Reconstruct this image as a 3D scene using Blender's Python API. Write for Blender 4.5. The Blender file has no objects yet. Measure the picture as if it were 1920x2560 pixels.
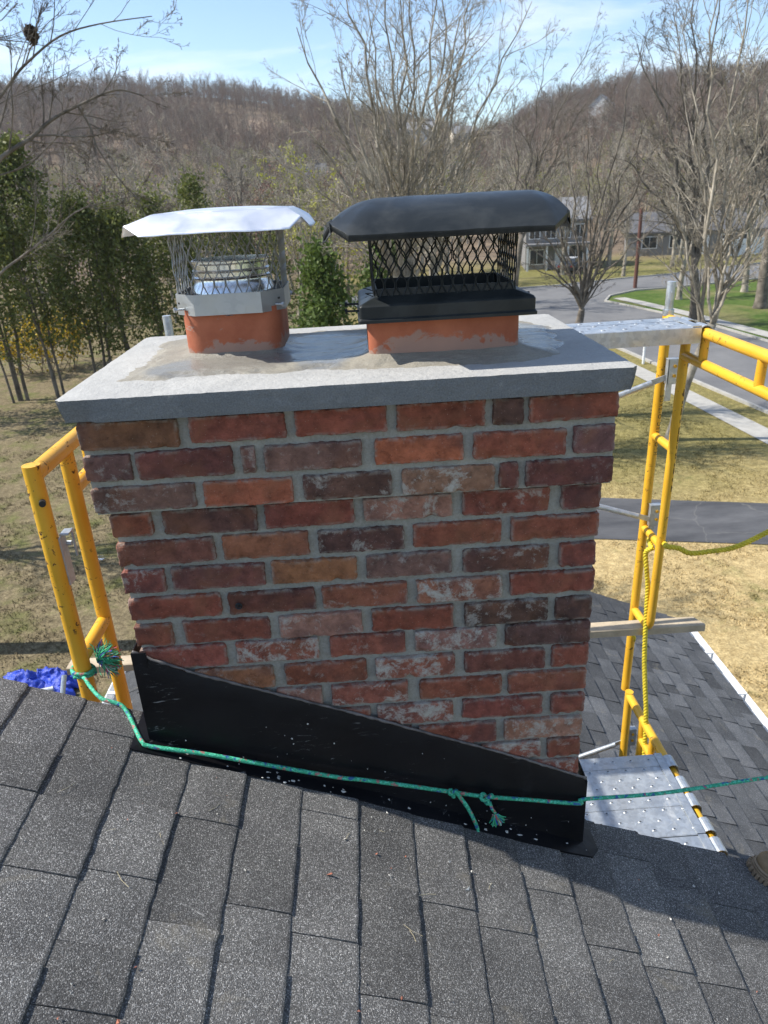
import bpy, bmesh, math, random
import numpy as np
from mathutils import Vector, Matrix, noise as mnoise
rnd = random.Random(7)
scene = bpy.context.scene
COL = scene.collection

# ------------------------------------------------------------------ camera, world, sun, exposure
cam_d = bpy.data.cameras.new('camera')
cam = bpy.data.objects.new('camera', cam_d)
COL.objects.link(cam)
R = Matrix(((0.9978, 0.0206, 0.0635), (-0.0441, 0.9177, 0.3949), (-0.0501, -0.3968, 0.9165)))
CAMP = Vector((0.5537, -1.4530, 0.5925))
cx_, fw_, up_ = R.col[0], R.col[1], R.col[2]
mw = Matrix.Identity(4)
for i in range(3):
    mw[i][0] = cx_[i]; mw[i][1] = up_[i]; mw[i][2] = -fw_[i]; mw[i][3] = CAMP[i]
cam.matrix_world = mw
cam_d.sensor_fit = 'VERTICAL'; cam_d.sensor_height = 36.0; cam_d.sensor_width = 27.0
cam_d.lens = 25.581
cam_d.clip_start = 0.05; cam_d.clip_end = 3000
cam_d.dof.use_dof = True; cam_d.dof.focus_distance = 1.85; cam_d.dof.aperture_fstop = 9.0
scene.camera = cam

SUN = Vector((-0.90, 0.11, 1.0)).normalized()
SUN_EL = math.asin(SUN.z); SUN_ROT = math.atan2(SUN.x, SUN.y) % (2*math.pi)
world = bpy.data.worlds.new('World'); scene.world = world
world.use_nodes = True
wn = world.node_tree; wn.nodes.clear()
def wnode(t, **k):
    n = wn.nodes.new(t)
    for a, b in k.items(): setattr(n, a, b)
    return n
sky = wnode('ShaderNodeTexSky', sky_type='NISHITA', sun_disc=False, sun_elevation=SUN_EL, sun_rotation=SUN_ROT,
            altitude=150, air_density=1.0, dust_density=0.3, ozone_density=1.6)
bg = wnode('ShaderNodeBackground'); bg.inputs[1].default_value = 0.14
wo = wnode('ShaderNodeOutputWorld')
tc = wnode('ShaderNodeTexCoord')
mp = wnode('ShaderNodeMapping'); mp.inputs['Scale'].default_value = (2.2, 2.2, 9.0); mp.inputs['Rotation'].default_value = (0.15, 0.1, 0.5)
nz = wnode('ShaderNodeTexNoise'); nz.inputs['Scale'].default_value = 1.5; nz.inputs['Detail'].default_value = 8; nz.inputs['Roughness'].default_value = 0.58; nz.inputs['Distortion'].default_value = 0.4
rp = wnode('ShaderNodeValToRGB'); rp.color_ramp.elements[0].position = 0.49; rp.color_ramp.elements[0].color = (0.0, 0.0, 0.0, 1); rp.color_ramp.elements[1].position = 0.72; rp.color_ramp.elements[1].color = (0.75, 0.75, 0.75, 1)
mx = wnode('ShaderNodeMix', data_type='RGBA'); mx.inputs[7].default_value = (5.6, 6.0, 6.6, 1)
wn.links.new(tc.outputs['Generated'], mp.inputs[0]); wn.links.new(mp.outputs[0], nz.inputs['Vector'])
wn.links.new(nz.outputs[0], rp.inputs[0]); wn.links.new(rp.outputs[0], mx.inputs[0]); tint = wnode('ShaderNodeMix', data_type='RGBA', blend_type='MULTIPLY'); tint.inputs[0].default_value = 1.0; tint.inputs[7].default_value = (.92, .945, .985, 1)
wn.links.new(sky.outputs[0], tint.inputs[6]); wn.links.new(tint.outputs[2], mx.inputs[6])
wn.links.new(mx.outputs[2], bg.inputs[0]); wn.links.new(bg.outputs[0], wo.inputs[0])

sun_d = bpy.data.lights.new('sun', 'SUN'); sun_d.energy = 4.8; sun_d.angle = math.radians(0.53); sun_d.color = (1.0, 0.955, 0.88)
sun = bpy.data.objects.new('sun', sun_d); COL.objects.link(sun)
sun.rotation_euler = (-SUN).to_track_quat('-Z', 'Y').to_euler()
vs = scene.view_settings
vs.view_transform = 'Standard'; vs.look = 'None'; vs.gamma = 1.0; vs.exposure = 0.6; vs.use_curve_mapping = False
scene.cycles.max_bounces = 6; scene.cycles.diffuse_bounces = 3; scene.cycles.glossy_bounces = 3; scene.cycles.transparent_max_bounces = 8
HAZE = .0002
scene.cycles.caustics_reflective = False; scene.cycles.caustics_refractive = False

# ------------------------------------------------------------------ material helper
class Mt:
    def __init__(s, name, color=(.5, .5, .5), rough=.7, metal=0.0, spec=.5):
        s.m = bpy.data.materials.new(name); s.m.use_nodes = True
        s.t = s.m.node_tree; s.b = s.t.nodes['Principled BSDF']
        s.out = s.t.nodes['Material Output']
        s.set('Base Color', (*color, 1)); s.set('Roughness', rough); s.set('Metallic', metal); s.set('Specular IOR Level', spec)
        s._co = None
    def set(s, k, v):
        if hasattr(v, 'is_output'): s.t.links.new(v, s.b.inputs[k])
        else: s.b.inputs[k].default_value = v
    def n(s, t, ins=None, **k):
        n = s.t.nodes.new(t)
        for a, b in k.items(): setattr(n, a, b)
        for a, v in (ins or {}).items():
            if hasattr(v, 'is_output'): s.t.links.new(v, n.inputs[a])
            else: n.inputs[a].default_value = v
        return n
    def co(s, rand=False):
        c = s.n('ShaderNodeTexCoord').outputs['Object']
        if rand:
            oi = s.n('ShaderNodeObjectInfo').outputs['Random']
            ml = s.n('ShaderNodeMath', {0: oi, 1: 37.0}, operation='MULTIPLY').outputs[0]
            c = s.n('ShaderNodeVectorMath', {0: c, 1: ml}, operation='ADD').outputs[0]
        return c
    def noise(s, scale, detail=4, rough=.55, vec=None, dist=0.0, color=False):
        d = {'Scale': scale, 'Detail': detail, 'Roughness': rough, 'Distortion': dist}
        if vec is not None: d['Vector'] = vec
        return s.n('ShaderNodeTexNoise', d).outputs[1 if color else 0]
    def vor(s, scale, vec=None, feature='F1', out=0):
        d = {'Scale': scale}
        if vec is not None: d['Vector'] = vec
        return s.n('ShaderNodeTexVoronoi', d, feature=feature).outputs[out]
    def ramp(s, fac, stops):
        r = s.n('ShaderNodeValToRGB', {0: fac}); e = r.color_ramp.elements
        while len(e) < len(stops): e.new(0.5)
        for i, (p, c) in enumerate(stops):
            e[i].position = p
            e[i].color = (c, c, c, 1) if not hasattr(c, '__len__') else (*c[:3], 1)
        return r.outputs[0]
    def mix(s, f, a, b, mode='MIX'):
        n = s.n('ShaderNodeMix', data_type='RGBA', blend_type=mode)
        for k, v in ((0, f), (6, a), (7, b)):
            if hasattr(v, 'is_output'): s.t.links.new(v, n.inputs[k])
            elif k == 0: n.inputs[0].default_value = v
            else: n.inputs[k].default_value = (*v[:3], 1) if hasattr(v, '__len__') else (v, v, v, 1)
        return n.outputs[2]
    def math(s, op, a, b=0.0, c=0.0):
        return s.n('ShaderNodeMath', {0: a, 1: b, 2: c}, operation=op).outputs[0]
    def mapv(s, vec, scale):
        return s.n('ShaderNodeMapping', {0: vec, 'Scale': scale}).outputs[0]
    def bump(s, h, strength=.5, dist=.002, normal=None):
        d = {'Height': h, 'Strength': strength, 'Distance': dist}
        if normal is not None: d['Normal'] = normal
        o = s.n('ShaderNodeBump', d).outputs[0]
        s.set('Normal', o); return o

# ------------------------------------------------------------------ mesh helper
class MB:
    """collects shapes in world coordinates for one mesh object"""
    def __init__(s): s.v = []; s.f = []
    def add(s, vs_, fs):
        o = len(s.v); s.v += [tuple(v) for v in vs_]; s.f += [tuple(i + o for i in f) for f in fs]; return s
    def box(s, c, size, rot=None, taper=None):
        hx, hy, hz = size[0]/2, size[1]/2, size[2]/2
        P = [Vector((sx*hx, sy*hy, sz*hz)) for sz in (-1, 1) for sy in (-1, 1) for sx in (-1, 1)]
        if rot is not None: P = [rot @ p for p in P]
        c = Vector(c)
        return s.add([p + c for p in P], [(0, 2, 3, 1), (4, 5, 7, 6), (0, 1, 5, 4), (2, 6, 7, 3), (0, 4, 6, 2), (1, 3, 7, 5)])
    def bbox(s, lo, hi):
        return s.box([(a+b)/2 for a, b in zip(lo, hi)], [b-a for a, b in zip(lo, hi)])
    def tube(s, pts, r, n=10, caps=True, closed=False):
        pts = [Vector(p) for p in pts]; m = len(pts)
        rr = r if hasattr(r, '__len__') else [r]*m
        ref = None; vs_ = []
        for i, p in enumerate(pts):
            a = pts[i-1] if i > 0 else (pts[-2] if closed else pts[0]); b = pts[i+1] if i < m-1 else (pts[1] if closed else pts[-1])
            d = (b - a).normalized()
            if ref is None:
                ref = d.cross(Vector((0, 0, 1)) if abs(d.z) < .9 else Vector((1, 0, 0))).normalized()
            else:
                ref = (ref - d*ref.dot(d))
                ref = ref.normalized() if ref.length > 1e-6 else d.cross(Vector((1, 0, 0))).normalized()
            q = d.cross(ref)
            for k in range(n):
                t = 2*math.pi*k/n
                vs_.append(p + ref*math.cos(t)*rr[i] + q*math.sin(t)*rr[i])
        fs = [(i*n+k, i*n+(k+1) % n, (i+1)*n+(k+1) % n, (i+1)*n+k) for i in range(m-1) for k in range(n)]
        if caps and not closed: fs += [tuple(range(n-1, -1, -1)), tuple(range((m-1)*n, m*n))]
        return s.add(vs_, fs)
    def lathe(s, c, prof, n=32, axis=None):
        c = Vector(c); vs_ = []
        for r, z in prof:
            for k in range(n):
                t = 2*math.pi*k/n; vs_.append(c + Vector((r*math.cos(t), r*math.sin(t), z)))
        fs = [(i*n+k, i*n+(k+1) % n, (i+1)*n+(k+1) % n, (i+1)*n+k) for i in range(len(prof)-1) for k in range(n)]
        return s.add(vs_, fs)
    def extr(s, poly, vec):
        """closed prism from a 3D polygon along vec"""
        n = len(poly); vec = Vector(vec)
        a = [Vector(p) for p in poly]; b = [p + vec for p in a]
        return s.add(a + b, [tuple(range(n-1, -1, -1)), tuple(range(n, 2*n))] + [(i, (i+1) % n, n+(i+1) % n, n+i) for i in range(n)])
    def mesh(s, name, off=Vector((0, 0, 0)), smooth=False, fixn=True):
        me = bpy.data.meshes.new(name)
        me.from_pydata([tuple(Vector(v) - off) for v in s.v], [], s.f); me.update()
        if fixn:
            bm = bmesh.new(); bm.from_mesh(me); bmesh.ops.recalc_face_normals(bm, faces=bm.faces); bm.to_mesh(me); bm.free()
        if smooth: me.shade_smooth()
        return me

ORG = {}
def link(name, me, mat, parent=None, loc=(0, 0, 0), rot=None):
    o = bpy.data.objects.new(name, me); COL.objects.link(o)
    if mat is not None and me is not None and not me.materials: me.materials.append(mat.m if isinstance(mat, Mt) else mat)
    L = Vector(loc)
    if parent is not None:
        o.parent = parent; o.location = L - ORG[parent.name]
    else: o.location = L
    if rot: o.rotation_euler = rot
    ORG[o.name] = L
    return o
def put(name, mb, mat, parent=None, smooth=False, at=None, bevel=None, angle=None):
    """mb (world coords) -> one object whose origin sits at `at` (default: its parent's origin, or its own base centre)"""
    if at is None:
        if parent is not None: at = ORG[parent.name]
        else:
            a = np.array(mb.v); at = Vector(((a[:, 0].min()+a[:, 0].max())/2, (a[:, 1].min()+a[:, 1].max())/2, a[:, 2].min()))
    at = Vector(at)
    me = mb.mesh(name, at, smooth)
    o = link(name, me, mat, parent, at)
    if bevel:
        md = o.modifiers.new('bevel', 'BEVEL'); md.width = bevel; md.segments = 2; md.limit_method = 'ANGLE'; md.angle_limit = math.radians(40)
    if angle:
        me.shade_smooth(); me.set_sharp_from_angle(angle=math.radians(angle))
    return o
def thing(name, label, cat, loc, group=None):
    o = bpy.data.objects.new(name, None); COL.objects.link(o); o.location = loc; o.empty_display_size = .1
    ORG[o.name] = Vector(loc); return tag(o, label, cat, group)
def tag(o, label, cat, group=None):
    o['label'] = label; o['category'] = cat
    if group: o['group'] = group
    return o
def kind(o, k): o['kind'] = k; return o
def fbm(x, y, z=0.0, o=4):
    return mnoise.fractal(Vector((x, y, z)), 1.0, 2.0, o)
def np_mesh(name, V, F):
    """fast mesh from numpy verts (n,3) and faces (m,k)"""
    me = bpy.data.meshes.new(name); k = F.shape[1]
    me.vertices.add(len(V)); me.vertices.foreach_set('co', V.astype(np.float32).ravel())
    me.loops.add(F.size); me.loops.foreach_set('vertex_index', F.astype(np.int32).ravel())
    me.polygons.add(len(F)); me.polygons.foreach_set('loop_start', np.arange(0, F.size, k, dtype=np.int32))
    try: me.polygons.foreach_set('loop_total', np.full(len(F), k, dtype=np.int32))
    except Exception: pass
    me.update(calc_edges=True); return me
def grid_faces(nx, ny):
    i, j = np.meshgrid(np.arange(nx-1), np.arange(ny-1), indexing='ij')
    a = (i*ny + j).ravel(); return np.stack([a, a+ny, a+ny+1, a+1], 1)

def fbm_np(x, y):
    return np.sin(x*1.7+np.sin(y*1.1)*1.3)*.5+np.sin(y*2.3+np.sin(x*.9)*1.7)*.5

# ------------------------------------------------------------------ materials
def m_brick():
    m = Mt('old_brick', rough=.88, spec=.25)
    c = m.co(True); oi = m.n('ShaderNodeObjectInfo')
    n1 = m.noise(30, 7, .68, c); n2 = m.noise(9, 3, .5, c, .6); n3 = m.noise(75, 7, .7, c); n4 = m.noise(320, 3, .6, c)
    col = m.mix(1.0, oi.outputs['Color'], m.ramp(n1, [(.3, .55), (.5, 1.0), (.7, 1.45)]), 'MULTIPLY')
    hue = m.mix(m.ramp(n2, [(.5, 0), (.7, .6)]), col, (.27, .115, .06))
    hue = m.mix(m.ramp(m.noise(7, 3, .55, m.n('ShaderNodeVectorMath', {0: c, 1: (7.7, 2.3, 4.1)}, operation='ADD').outputs[0], .5), [(.52, 0), (.72, .6)]), hue, (.1, .055, .052))
    soot = m.math('MULTIPLY', oi.outputs['Object Index'], .01)
    sm = m.math('MULTIPLY', m.ramp(m.noise(11, 4, .6, c, .3), [(.38, 0), (.62, 1)]), soot)
    col = m.mix(sm, hue, (.026, .021, .02))
    w = m.math('MULTIPLY', m.ramp(m.math('ADD', m.noise(20, 9, .78, c, .3), m.math('MULTIPLY_ADD', oi.outputs['Alpha'], .12, -.082)), [(.53, 0), (.58, .55), (.66, 1)]), m.math('MINIMUM', m.math('MULTIPLY', oi.outputs['Alpha'], 1.3), 1.0))
    col = m.mix(w, col, (.47, .44, .375))
    pits = m.ramp(m.vor(170, c), [(.06, 1), (.17, 0)])
    pm = m.math('MULTIPLY', pits, m.ramp(n3, [(.55, 0), (.62, 1)]))
    col = m.mix(pm, col, (.03, .02, .02))
    sp = m.math('MULTIPLY', m.ramp(m.vor(120, m.n('ShaderNodeVectorMath', {0: c, 1: (3.1, 1.7, 9.2)}, operation='ADD').outputs[0]), [(.05, 1), (.1, 0)]), .6)
    col = m.mix(sp, col, (.5, .42, .34))
    rim = m.n('ShaderNodeAttribute', attribute_name='rim').outputs[2]
    rm = m.math('MULTIPLY', m.ramp(rim, [(.25, 0), (.95, 1)]), m.ramp(m.noise(34, 6, .7, c, .4), [(.45, 0), (.58, .6)]))
    col = m.mix(rm, col, (.34, .31, .255))
    blot = m.ramp(m.noise(48, 7, .75, c, .8), [(.57, 0), (.66, .55)])
    col = m.mix(blot, col, m.mix(1.0, col, (.45, .42, .42), 'MULTIPLY'))
    m.set('Base Color', col)
    h = m.math('ADD', m.math('MULTIPLY', n3, 1.0), m.math('MULTIPLY', n4, .25))
    h = m.math('SUBTRACT', h, m.math('MULTIPLY', pm, .6))
    m.bump(h, 1.0, .005)
    return m
def m_mortar(name='mortar', col=(.35, .33, .265)):
    m = Mt(name, rough=.92, spec=.2); c = m.co()
    n1 = m.noise(14, 5, .6, c); n2 = m.noise(180, 4, .7, c)
    cc = m.mix(m.ramp(n1, [(.3, 0), (.7, 1)]), tuple(.78*x for x in col), tuple(1.15*x for x in col))
    m.set('Base Color', m.mix(.25, cc, m.ramp(n2, [(.3, .1), (.7, .5)])))
    m.bump(m.math('ADD', n2, m.math('MULTIPLY', m.noise(50, 4, .6, c), 1.2)), .7, .0022)
    return m
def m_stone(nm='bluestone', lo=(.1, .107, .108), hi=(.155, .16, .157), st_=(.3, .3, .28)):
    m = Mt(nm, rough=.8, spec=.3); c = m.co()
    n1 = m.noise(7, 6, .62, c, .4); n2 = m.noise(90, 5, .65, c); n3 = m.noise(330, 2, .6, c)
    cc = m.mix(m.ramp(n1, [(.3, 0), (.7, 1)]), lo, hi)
    st = m.ramp(m.noise(20, 7, .7, m.mapv(c, (1, 2.2, 1)), .8), [(.58, 0), (.72, .5)])
    cc = m.mix(st, cc, st_)
    cc = m.mix(m.ramp(m.vor(60, c), [(.03, .8), (.07, 0)]), cc, (.06, .06, .06))
    m.set('Base Color', m.mix(.18, cc, m.ramp(n3, [(.25, .08), (.75, .6)])))
    m.bump(m.math('ADD', m.math('MULTIPLY', n2, 1.0), m.math('MULTIPLY', m.noise(30, 4, .6, c), 1.6)), .75, .004)
    return m
def m_wash():
    m = Mt('fresh_cement', rough=.6, spec=.4); c = m.co()
    n1 = m.noise(9, 5, .6, c, .5); n2 = m.noise(40, 5, .65, m.mapv(c, (1, 2.5, 1)), .3); n3 = m.noise(260, 3, .6, c)
    cc = m.mix(m.ramp(n1, [(.3, 0), (.68, 1)]), (.2, .178, .135), (.3, .27, .205))
    # wet, smooth-trowelled zones beside the flues are darker and shine
    def blob(p, s):
        d = m.n('ShaderNodeVectorMath', {0: c, 1: p}, operation='SUBTRACT').outputs[0]
        d = m.mapv(d, s); l = m.n('ShaderNodeVectorMath', {0: d}, operation='LENGTH').outputs[1]
        return m.ramp(m.math('ADD', l, m.math('MULTIPLY', m.math('SUBTRACT', n1, .5), .9)), [(.75, 1), (1.05, 0)])
    wet = m.math('MAXIMUM', blob((.475-.53, .31-.315, 2.48), (6.8, 4.4, 2)), blob((.985-.53, .31-.315, 2.48), (12, 5.0, 2)))
    wet = m.math('MAXIMUM', wet, m.math('MULTIPLY', blob((.25-.53, .17-.315, 2.48), (5, 10, 2)), .6))
    cc = m.mix(m.math('MULTIPLY', wet, .55), cc, (.17, .175, .17))
    m.set('Base Color', m.mix(.12, cc, m.ramp(n3, [(.3, .05), (.7, .5)])))
    m.set('Roughness', m.ramp(wet, [(0, .7), (1, .24)]))
    m.set('Specular IOR Level', .6); m.set('Coat Weight', m.math('MULTIPLY', wet, .5)); m.set('Coat Roughness', .16)
    m.bump(m.math('ADD', m.math('MULTIPLY', n2, 1.4), m.math('MULTIPLY', n3, .35)), .8, .004)
    return m
def m_clay():
    m = Mt('clay_flue_tile', rough=.75, spec=.3); c = m.co(True)
    n1 = m.noise(12, 5, .6, c); n2 = m.noise(120, 3, .6, c)
    cc = m.mix(m.ramp(n1, [(.3, 0), (.7, 1)]), (.3, .085, .042), (.44, .145, .075))
    # thin smears of cement near the foot
    z = m.n('ShaderNodeSeparateXYZ', {0: m.co()}).outputs[2]
    foot = m.ramp(m.math('ADD', z, m.math('MULTIPLY', m.math('SUBTRACT', m.noise(14, 5, .65, c, .5), .5), .16)), [(.012, 1), (.02, 0)])
    smear = m.ramp(m.noise(16, 6, .7, m.mapv(c, (1, 1, 2.2)), .6), [(.66, 0), (.69, .6)])
    cc = m.mix(m.math('MAXIMUM', m.math('MULTIPLY', foot, .55), smear), cc, (.3, .275, .235))
    m.set('Base Color', cc); m.bump(m.math('ADD', n2, m.math('MULTIPLY', n1, .5)), .35, .002); return m
def m_shingle(name, lo, hi, objc=True, scale=1.0, con=.72, var=.2):
    m = Mt(name, rough=.95, spec=.25); c = m.n('ShaderNodeTexCoord').outputs['Object']
    oi = m.n('ShaderNodeObjectInfo')
    if objc:
        ml = m.math('MULTIPLY', oi.outputs['Random'], 19.0)
        c = m.n('ShaderNodeVectorMath', {0: c, 1: ml}, operation='ADD').outputs[0]
    v = m.n('ShaderNodeTexVoronoi', {'Vector': c, 'Scale': 560*scale}, feature='F1')
    g = m.n('ShaderNodeSeparateColor', {0: v.outputs['Color']}).outputs[0]
    gran = m.ramp(g, [(p_, 1+(q_-1)*con) for p_, q_ in ((.0, .3), (.45, .7), (.75, 1.2), (.92, 2.4), (1.0, 4.2))])
    big = m.noise(5.5, 3, .6, c); med = m.noise(28, 4, .6, c)
    base = m.mix(m.ramp(big, [(.3, 0), (.7, 1)]), lo, hi)
    if objc: base = m.mix(1.0, base, m.ramp(oi.outputs['Random'], [(0, 1-var), (1, 1+var)]), 'MULTIPLY')
    cc = m.mix(1.0, base, gran, 'MULTIPLY')
    st = m.ramp(m.noise(6.5, 5, .65, m.n('ShaderNodeVectorMath', {0: c, 1: (5.2, 8.1, 1.3)}, operation='ADD').outputs[0], .5), [(.6, 0), (.74, .5)])
    cc = m.mix(st, cc, (.27, .24, .18))
    wh = m.math('MULTIPLY', m.ramp(m.noise(17, 8, .7, m.n('ShaderNodeVectorMath', {0: c, 1: (1.2, 3.7, 6.1)}, operation='ADD').outputs[0], .8), [(.66, 0), (.71, .85)]), m.ramp(med, [(.46, 0), (.56, 1)]))
    cc = m.mix(wh, cc, (.5, .49, .46))
    m.set('Base Color', cc)
    m.bump(m.math('ADD', m.math('MULTIPLY', g, .8), m.math('MULTIPLY', v.outputs[0], -1.0)), .8, .0022)
    return m
def m_flash():
    m = Mt('black_flashing', rough=.38, spec=.3); c = m.co()
    n1 = m.noise(5, 5, .6, c); sc = m.noise(30, 8, .75, m.mapv(c, (.5, 1, 2.6)), 1.2)
    cc = m.mix(m.ramp(n1, [(.3, 0), (.7, 1)]), (.004, .004, .005), (.009, .009, .011))
    a = m.math('MULTIPLY', m.ramp(sc, [(.6, 0), (.66, .8)]), m.ramp(m.noise(7, 2, .5, c), [(.5, 0), (.62, 1)]))
    cc = m.mix(a, cc, (.34, .34, .33))
    b = m.ramp(m.noise(4, 6, .7, m.mapv(c, (1.5, 1, .5)), .8), [(.58, 0), (.8, .07)])
    cc = m.mix(b, cc, (.22, .23, .25))
    m.set('Base Color', cc); m.set('Roughness', m.ramp(m.noise(9, 4, .6, c), [(.3, .26), (.7, .55)]))
    m.bump(m.math('ADD', m.noise(8, 3, .5, c), m.math('MULTIPLY', m.noise(60, 3, .5, c), .15)), .25, .01); return m
def m_yellow():
    m = Mt('yellow_enamel', rough=.36, spec=.5); c = m.co(); 
    n1 = m.noise(6, 4, .6, c)
    cc = m.mix(m.ramp(n1, [(.3, 0), (.7, 1)]), (.68, .355, .02), (.78, .435, .035))
    ch = m.math('MULTIPLY', m.ramp(m.noise(42, 6, .7, c, .4), [(.6, 0), (.63, 1)]), m.ramp(m.noise(5, 3, .5, c), [(.44, 0), (.56, 1)]))
    cc = m.mix(ch, cc, (.055, .025, .014))
    sc = m.ramp(m.noise(18, 7, .75, m.mapv(c, (2.4, 1, 1)), .8), [(.66, 0), (.8, .4)])
    cc = m.mix(sc, cc, (.34, .2, .06))
    m.set('Base Color', cc); m.set('Roughness', m.ramp(ch, [(0, .36), (1, .85)]))
    m.bump(m.math('SUBTRACT', m.math('MULTIPLY', m.noise(70, 3, .5, c), .15), ch), .25, .0015); return m
def m_galv(name='galvanised_steel', col=(.5, .53, .55), rough=.42, stain=True):
    vc = .12 if stain else .04
    m = Mt(name, rough=rough, metal=.75, spec=.5); c = m.co()
    v = m.n('ShaderNodeTexVoronoi', {'Vector': c, 'Scale': 70.0}); g = m.n('ShaderNodeSeparateColor', {0: v.outputs['Color']}).outputs[0]
    cc = m.mix(m.ramp(g, [(0, 0), (1, 1)]), tuple((1-vc)*x for x in col), tuple((1+vc)*x for x in col))
    if stain:
        st = m.ramp(m.noise(9, 7, .7, c, .6), [(.58, 0), (.72, .65)])
        cc = m.mix(st, cc, (.62, .6, .55))
        m.set('Metallic', m.ramp(st, [(0, .75), (1, .1)]))
    m.set('Base Color', cc); m.set('Roughness', m.ramp(m.noise(14, 4, .6, c), [(.3, rough-.1), (.7, rough+.18)]))
    m.bump(m.noise(40, 4, .6, c), .15, .002); return m
def simple(name, col, rough=.7, metal=0., var=.25, scale=8, spec=.4, bump=.2, bdist=.003):
    m = Mt(name, rough=rough, metal=metal, spec=spec); c = m.co(True)
    n1 = m.noise(scale, 5, .6, c)
    m.set('Base Color', m.mix(m.ramp(n1, [(.3, 0), (.7, 1)]), tuple(x*(1-var) for x in col), tuple(x*(1+var) for x in col)))
    if bump: m.bump(m.noise(scale*6, 3, .6, c), bump, bdist)
    return m
def m_bark(name, col, var=.45):
    m = Mt(name, rough=.9, spec=.2); c = m.co()
    n1 = m.noise(2.2, 4, .6, c); n2 = m.noise(30, 5, .65, m.mapv(c, (1, 1, .25)))
    cc = m.mix(m.ramp(n1, [(.35, 0), (.65, 1)]), tuple(x*(1-var) for x in col), tuple(x*(1+var) for x in col))
    cc = m.mix(m.ramp(n2, [(.5, 0), (.75, .5)]), cc, tuple(x*.45 for x in col))
    m.set('Base Color', cc); m.bump(n2, .5, .01); return m
def m_leaf(name, a, b, c3, sc=.8):
    m = Mt(name, rough=.6, spec=.3); c = m.co()
    n1 = m.noise(sc, 4, .65, c); n2 = m.noise(sc*7, 3, .6, c)
    cc = m.mix(m.ramp(n1, [(.35, 0), (.65, 1)]), a, b); cc = m.mix(m.ramp(n2, [(.5, 0), (.7, .7)]), cc, c3)
    m.set('Base Color', cc)
    tr = m.n('ShaderNodeBsdfTranslucent', {0: cc}); mxs = m.n('ShaderNodeMixShader', {0: .3, 1: m.b.outputs[0], 2: tr.outputs[0]})
    m.t.links.new(mxs.outputs[0], m.out.inputs[0]); return m

BRICK = m_brick(); MORTAR = m_mortar(); STONE = m_stone(); STONE_TOP = m_stone('pale_bluestone', (.33, .325, .305), (.43, .42, .39), (.52, .5, .45)); WASH = m_wash(); CLAY = m_clay()
SHIN = m_shingle('charcoal_shingle', (.108, .106, .103), (.172, .168, .16)); FLASH = m_flash(); YEL = m_yellow(); GALV = m_galv()
SHIN2 = m_shingle('grey_shingle', (.08, .083, .087), (.125, .127, .13), True, .5, .3, .34)
STEEL = Mt('stainless_steel', (.72, .73, .74), .2, 1.0)
_c = STEEL.co(); STEEL.set('Roughness', STEEL.ramp(STEEL.noise(12, 5, .6, _c, .3), [(.3, .14), (.7, .34)])); STEEL.bump(STEEL.noise(9, 3, .5, _c), .12, .006)
LIDST = Mt('brushed_lid_steel', (.86, .87, .88), .42, .9); _c = LIDST.co(); LIDST.set('Base Color', (.8, .81, .83, 1)); LIDST.set('Roughness', LIDST.ramp(LIDST.noise(10, 5, .6, _c, .3), [(.3, .36), (.7, .52)])); LIDST.bump(LIDST.noise(7, 3, .5, _c), .2, .01)
BAND = m_galv('dull_steel_band', (.42, .43, .43), .45, False)
BLACK = Mt('black_painted_steel', (.013, .014, .016), .34, 0, .28)
_c = BLACK.co(); _d = BLACK.ramp(BLACK.noise(7, 7, .7, _c, .5), [(.45, .0), (.8, .22)])
_w = BLACK.math('MULTIPLY', BLACK.ramp(BLACK.noise(34, 8, .75, _c, .9), [(.68, 0), (.72, .6)]), BLACK.ramp(BLACK.noise(6, 2, .5, _c), [(.5, 0), (.6, 1)]))
BLACK.set('Base Color', BLACK.mix(_w, BLACK.mix(_d, (.016, .019, .02), (.17, .175, .165)), (.4, .4, .38)))
BLACK.set('Roughness', BLACK.ramp(BLACK.noise(6, 5, .65, _c), [(.3, .28), (.7, .52)])); BLACK.bump(BLACK.noise(10, 3, .5, _c), .12, .006)
WOOD = simple('weathered_pine', (.45, .37, .26), .8, var=.22, scale=14)
WHITE = simple('white_paint', (.75, .76, .76), .5, var=.06)

# ------------------------------------------------------------------ ground, hill, roads
G0 = -7.5
_RA = [-2.5, -.9, -.37, -.26, -.15, -.063, .046, .12, .168, .205, .241, .362, .51, .9, 2.5]
_RZ = [50, 54, 57, 58, 56, 51, 41, 34, 29, 33.5, 42.5, 48.5, 47, 50, 50]
def gz(x, y):
    x = np.asarray(x, float); y = np.asarray(y, float)
    r = np.hypot(x, np.maximum(y, 1)); a = np.where(y > 1, x/np.maximum(y, 1), 3*np.sign(x))
    rz = np.interp(a, _RA, _RZ) - 7.5
    t = np.clip((r-165)/240, 0, 1); f = np.where(t < 1, t**1.15*(1.25-.25*t), 1)
    f = np.where(r > 405, np.maximum(0.2, 1-(r-405)/420), f)
    f = f*np.clip((y+20)/120, 0, 1)
    bumps = (np.sin(x*.045+1.3)*np.cos(y*.038)+.5*np.sin(x*.11+y*.07))*2.2*np.clip((r-180)/120, 0, 1)
    bumps = bumps*np.clip((395-r)/120, 0, 1)
    return G0 + (rz-G0)*f + bumps
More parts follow.
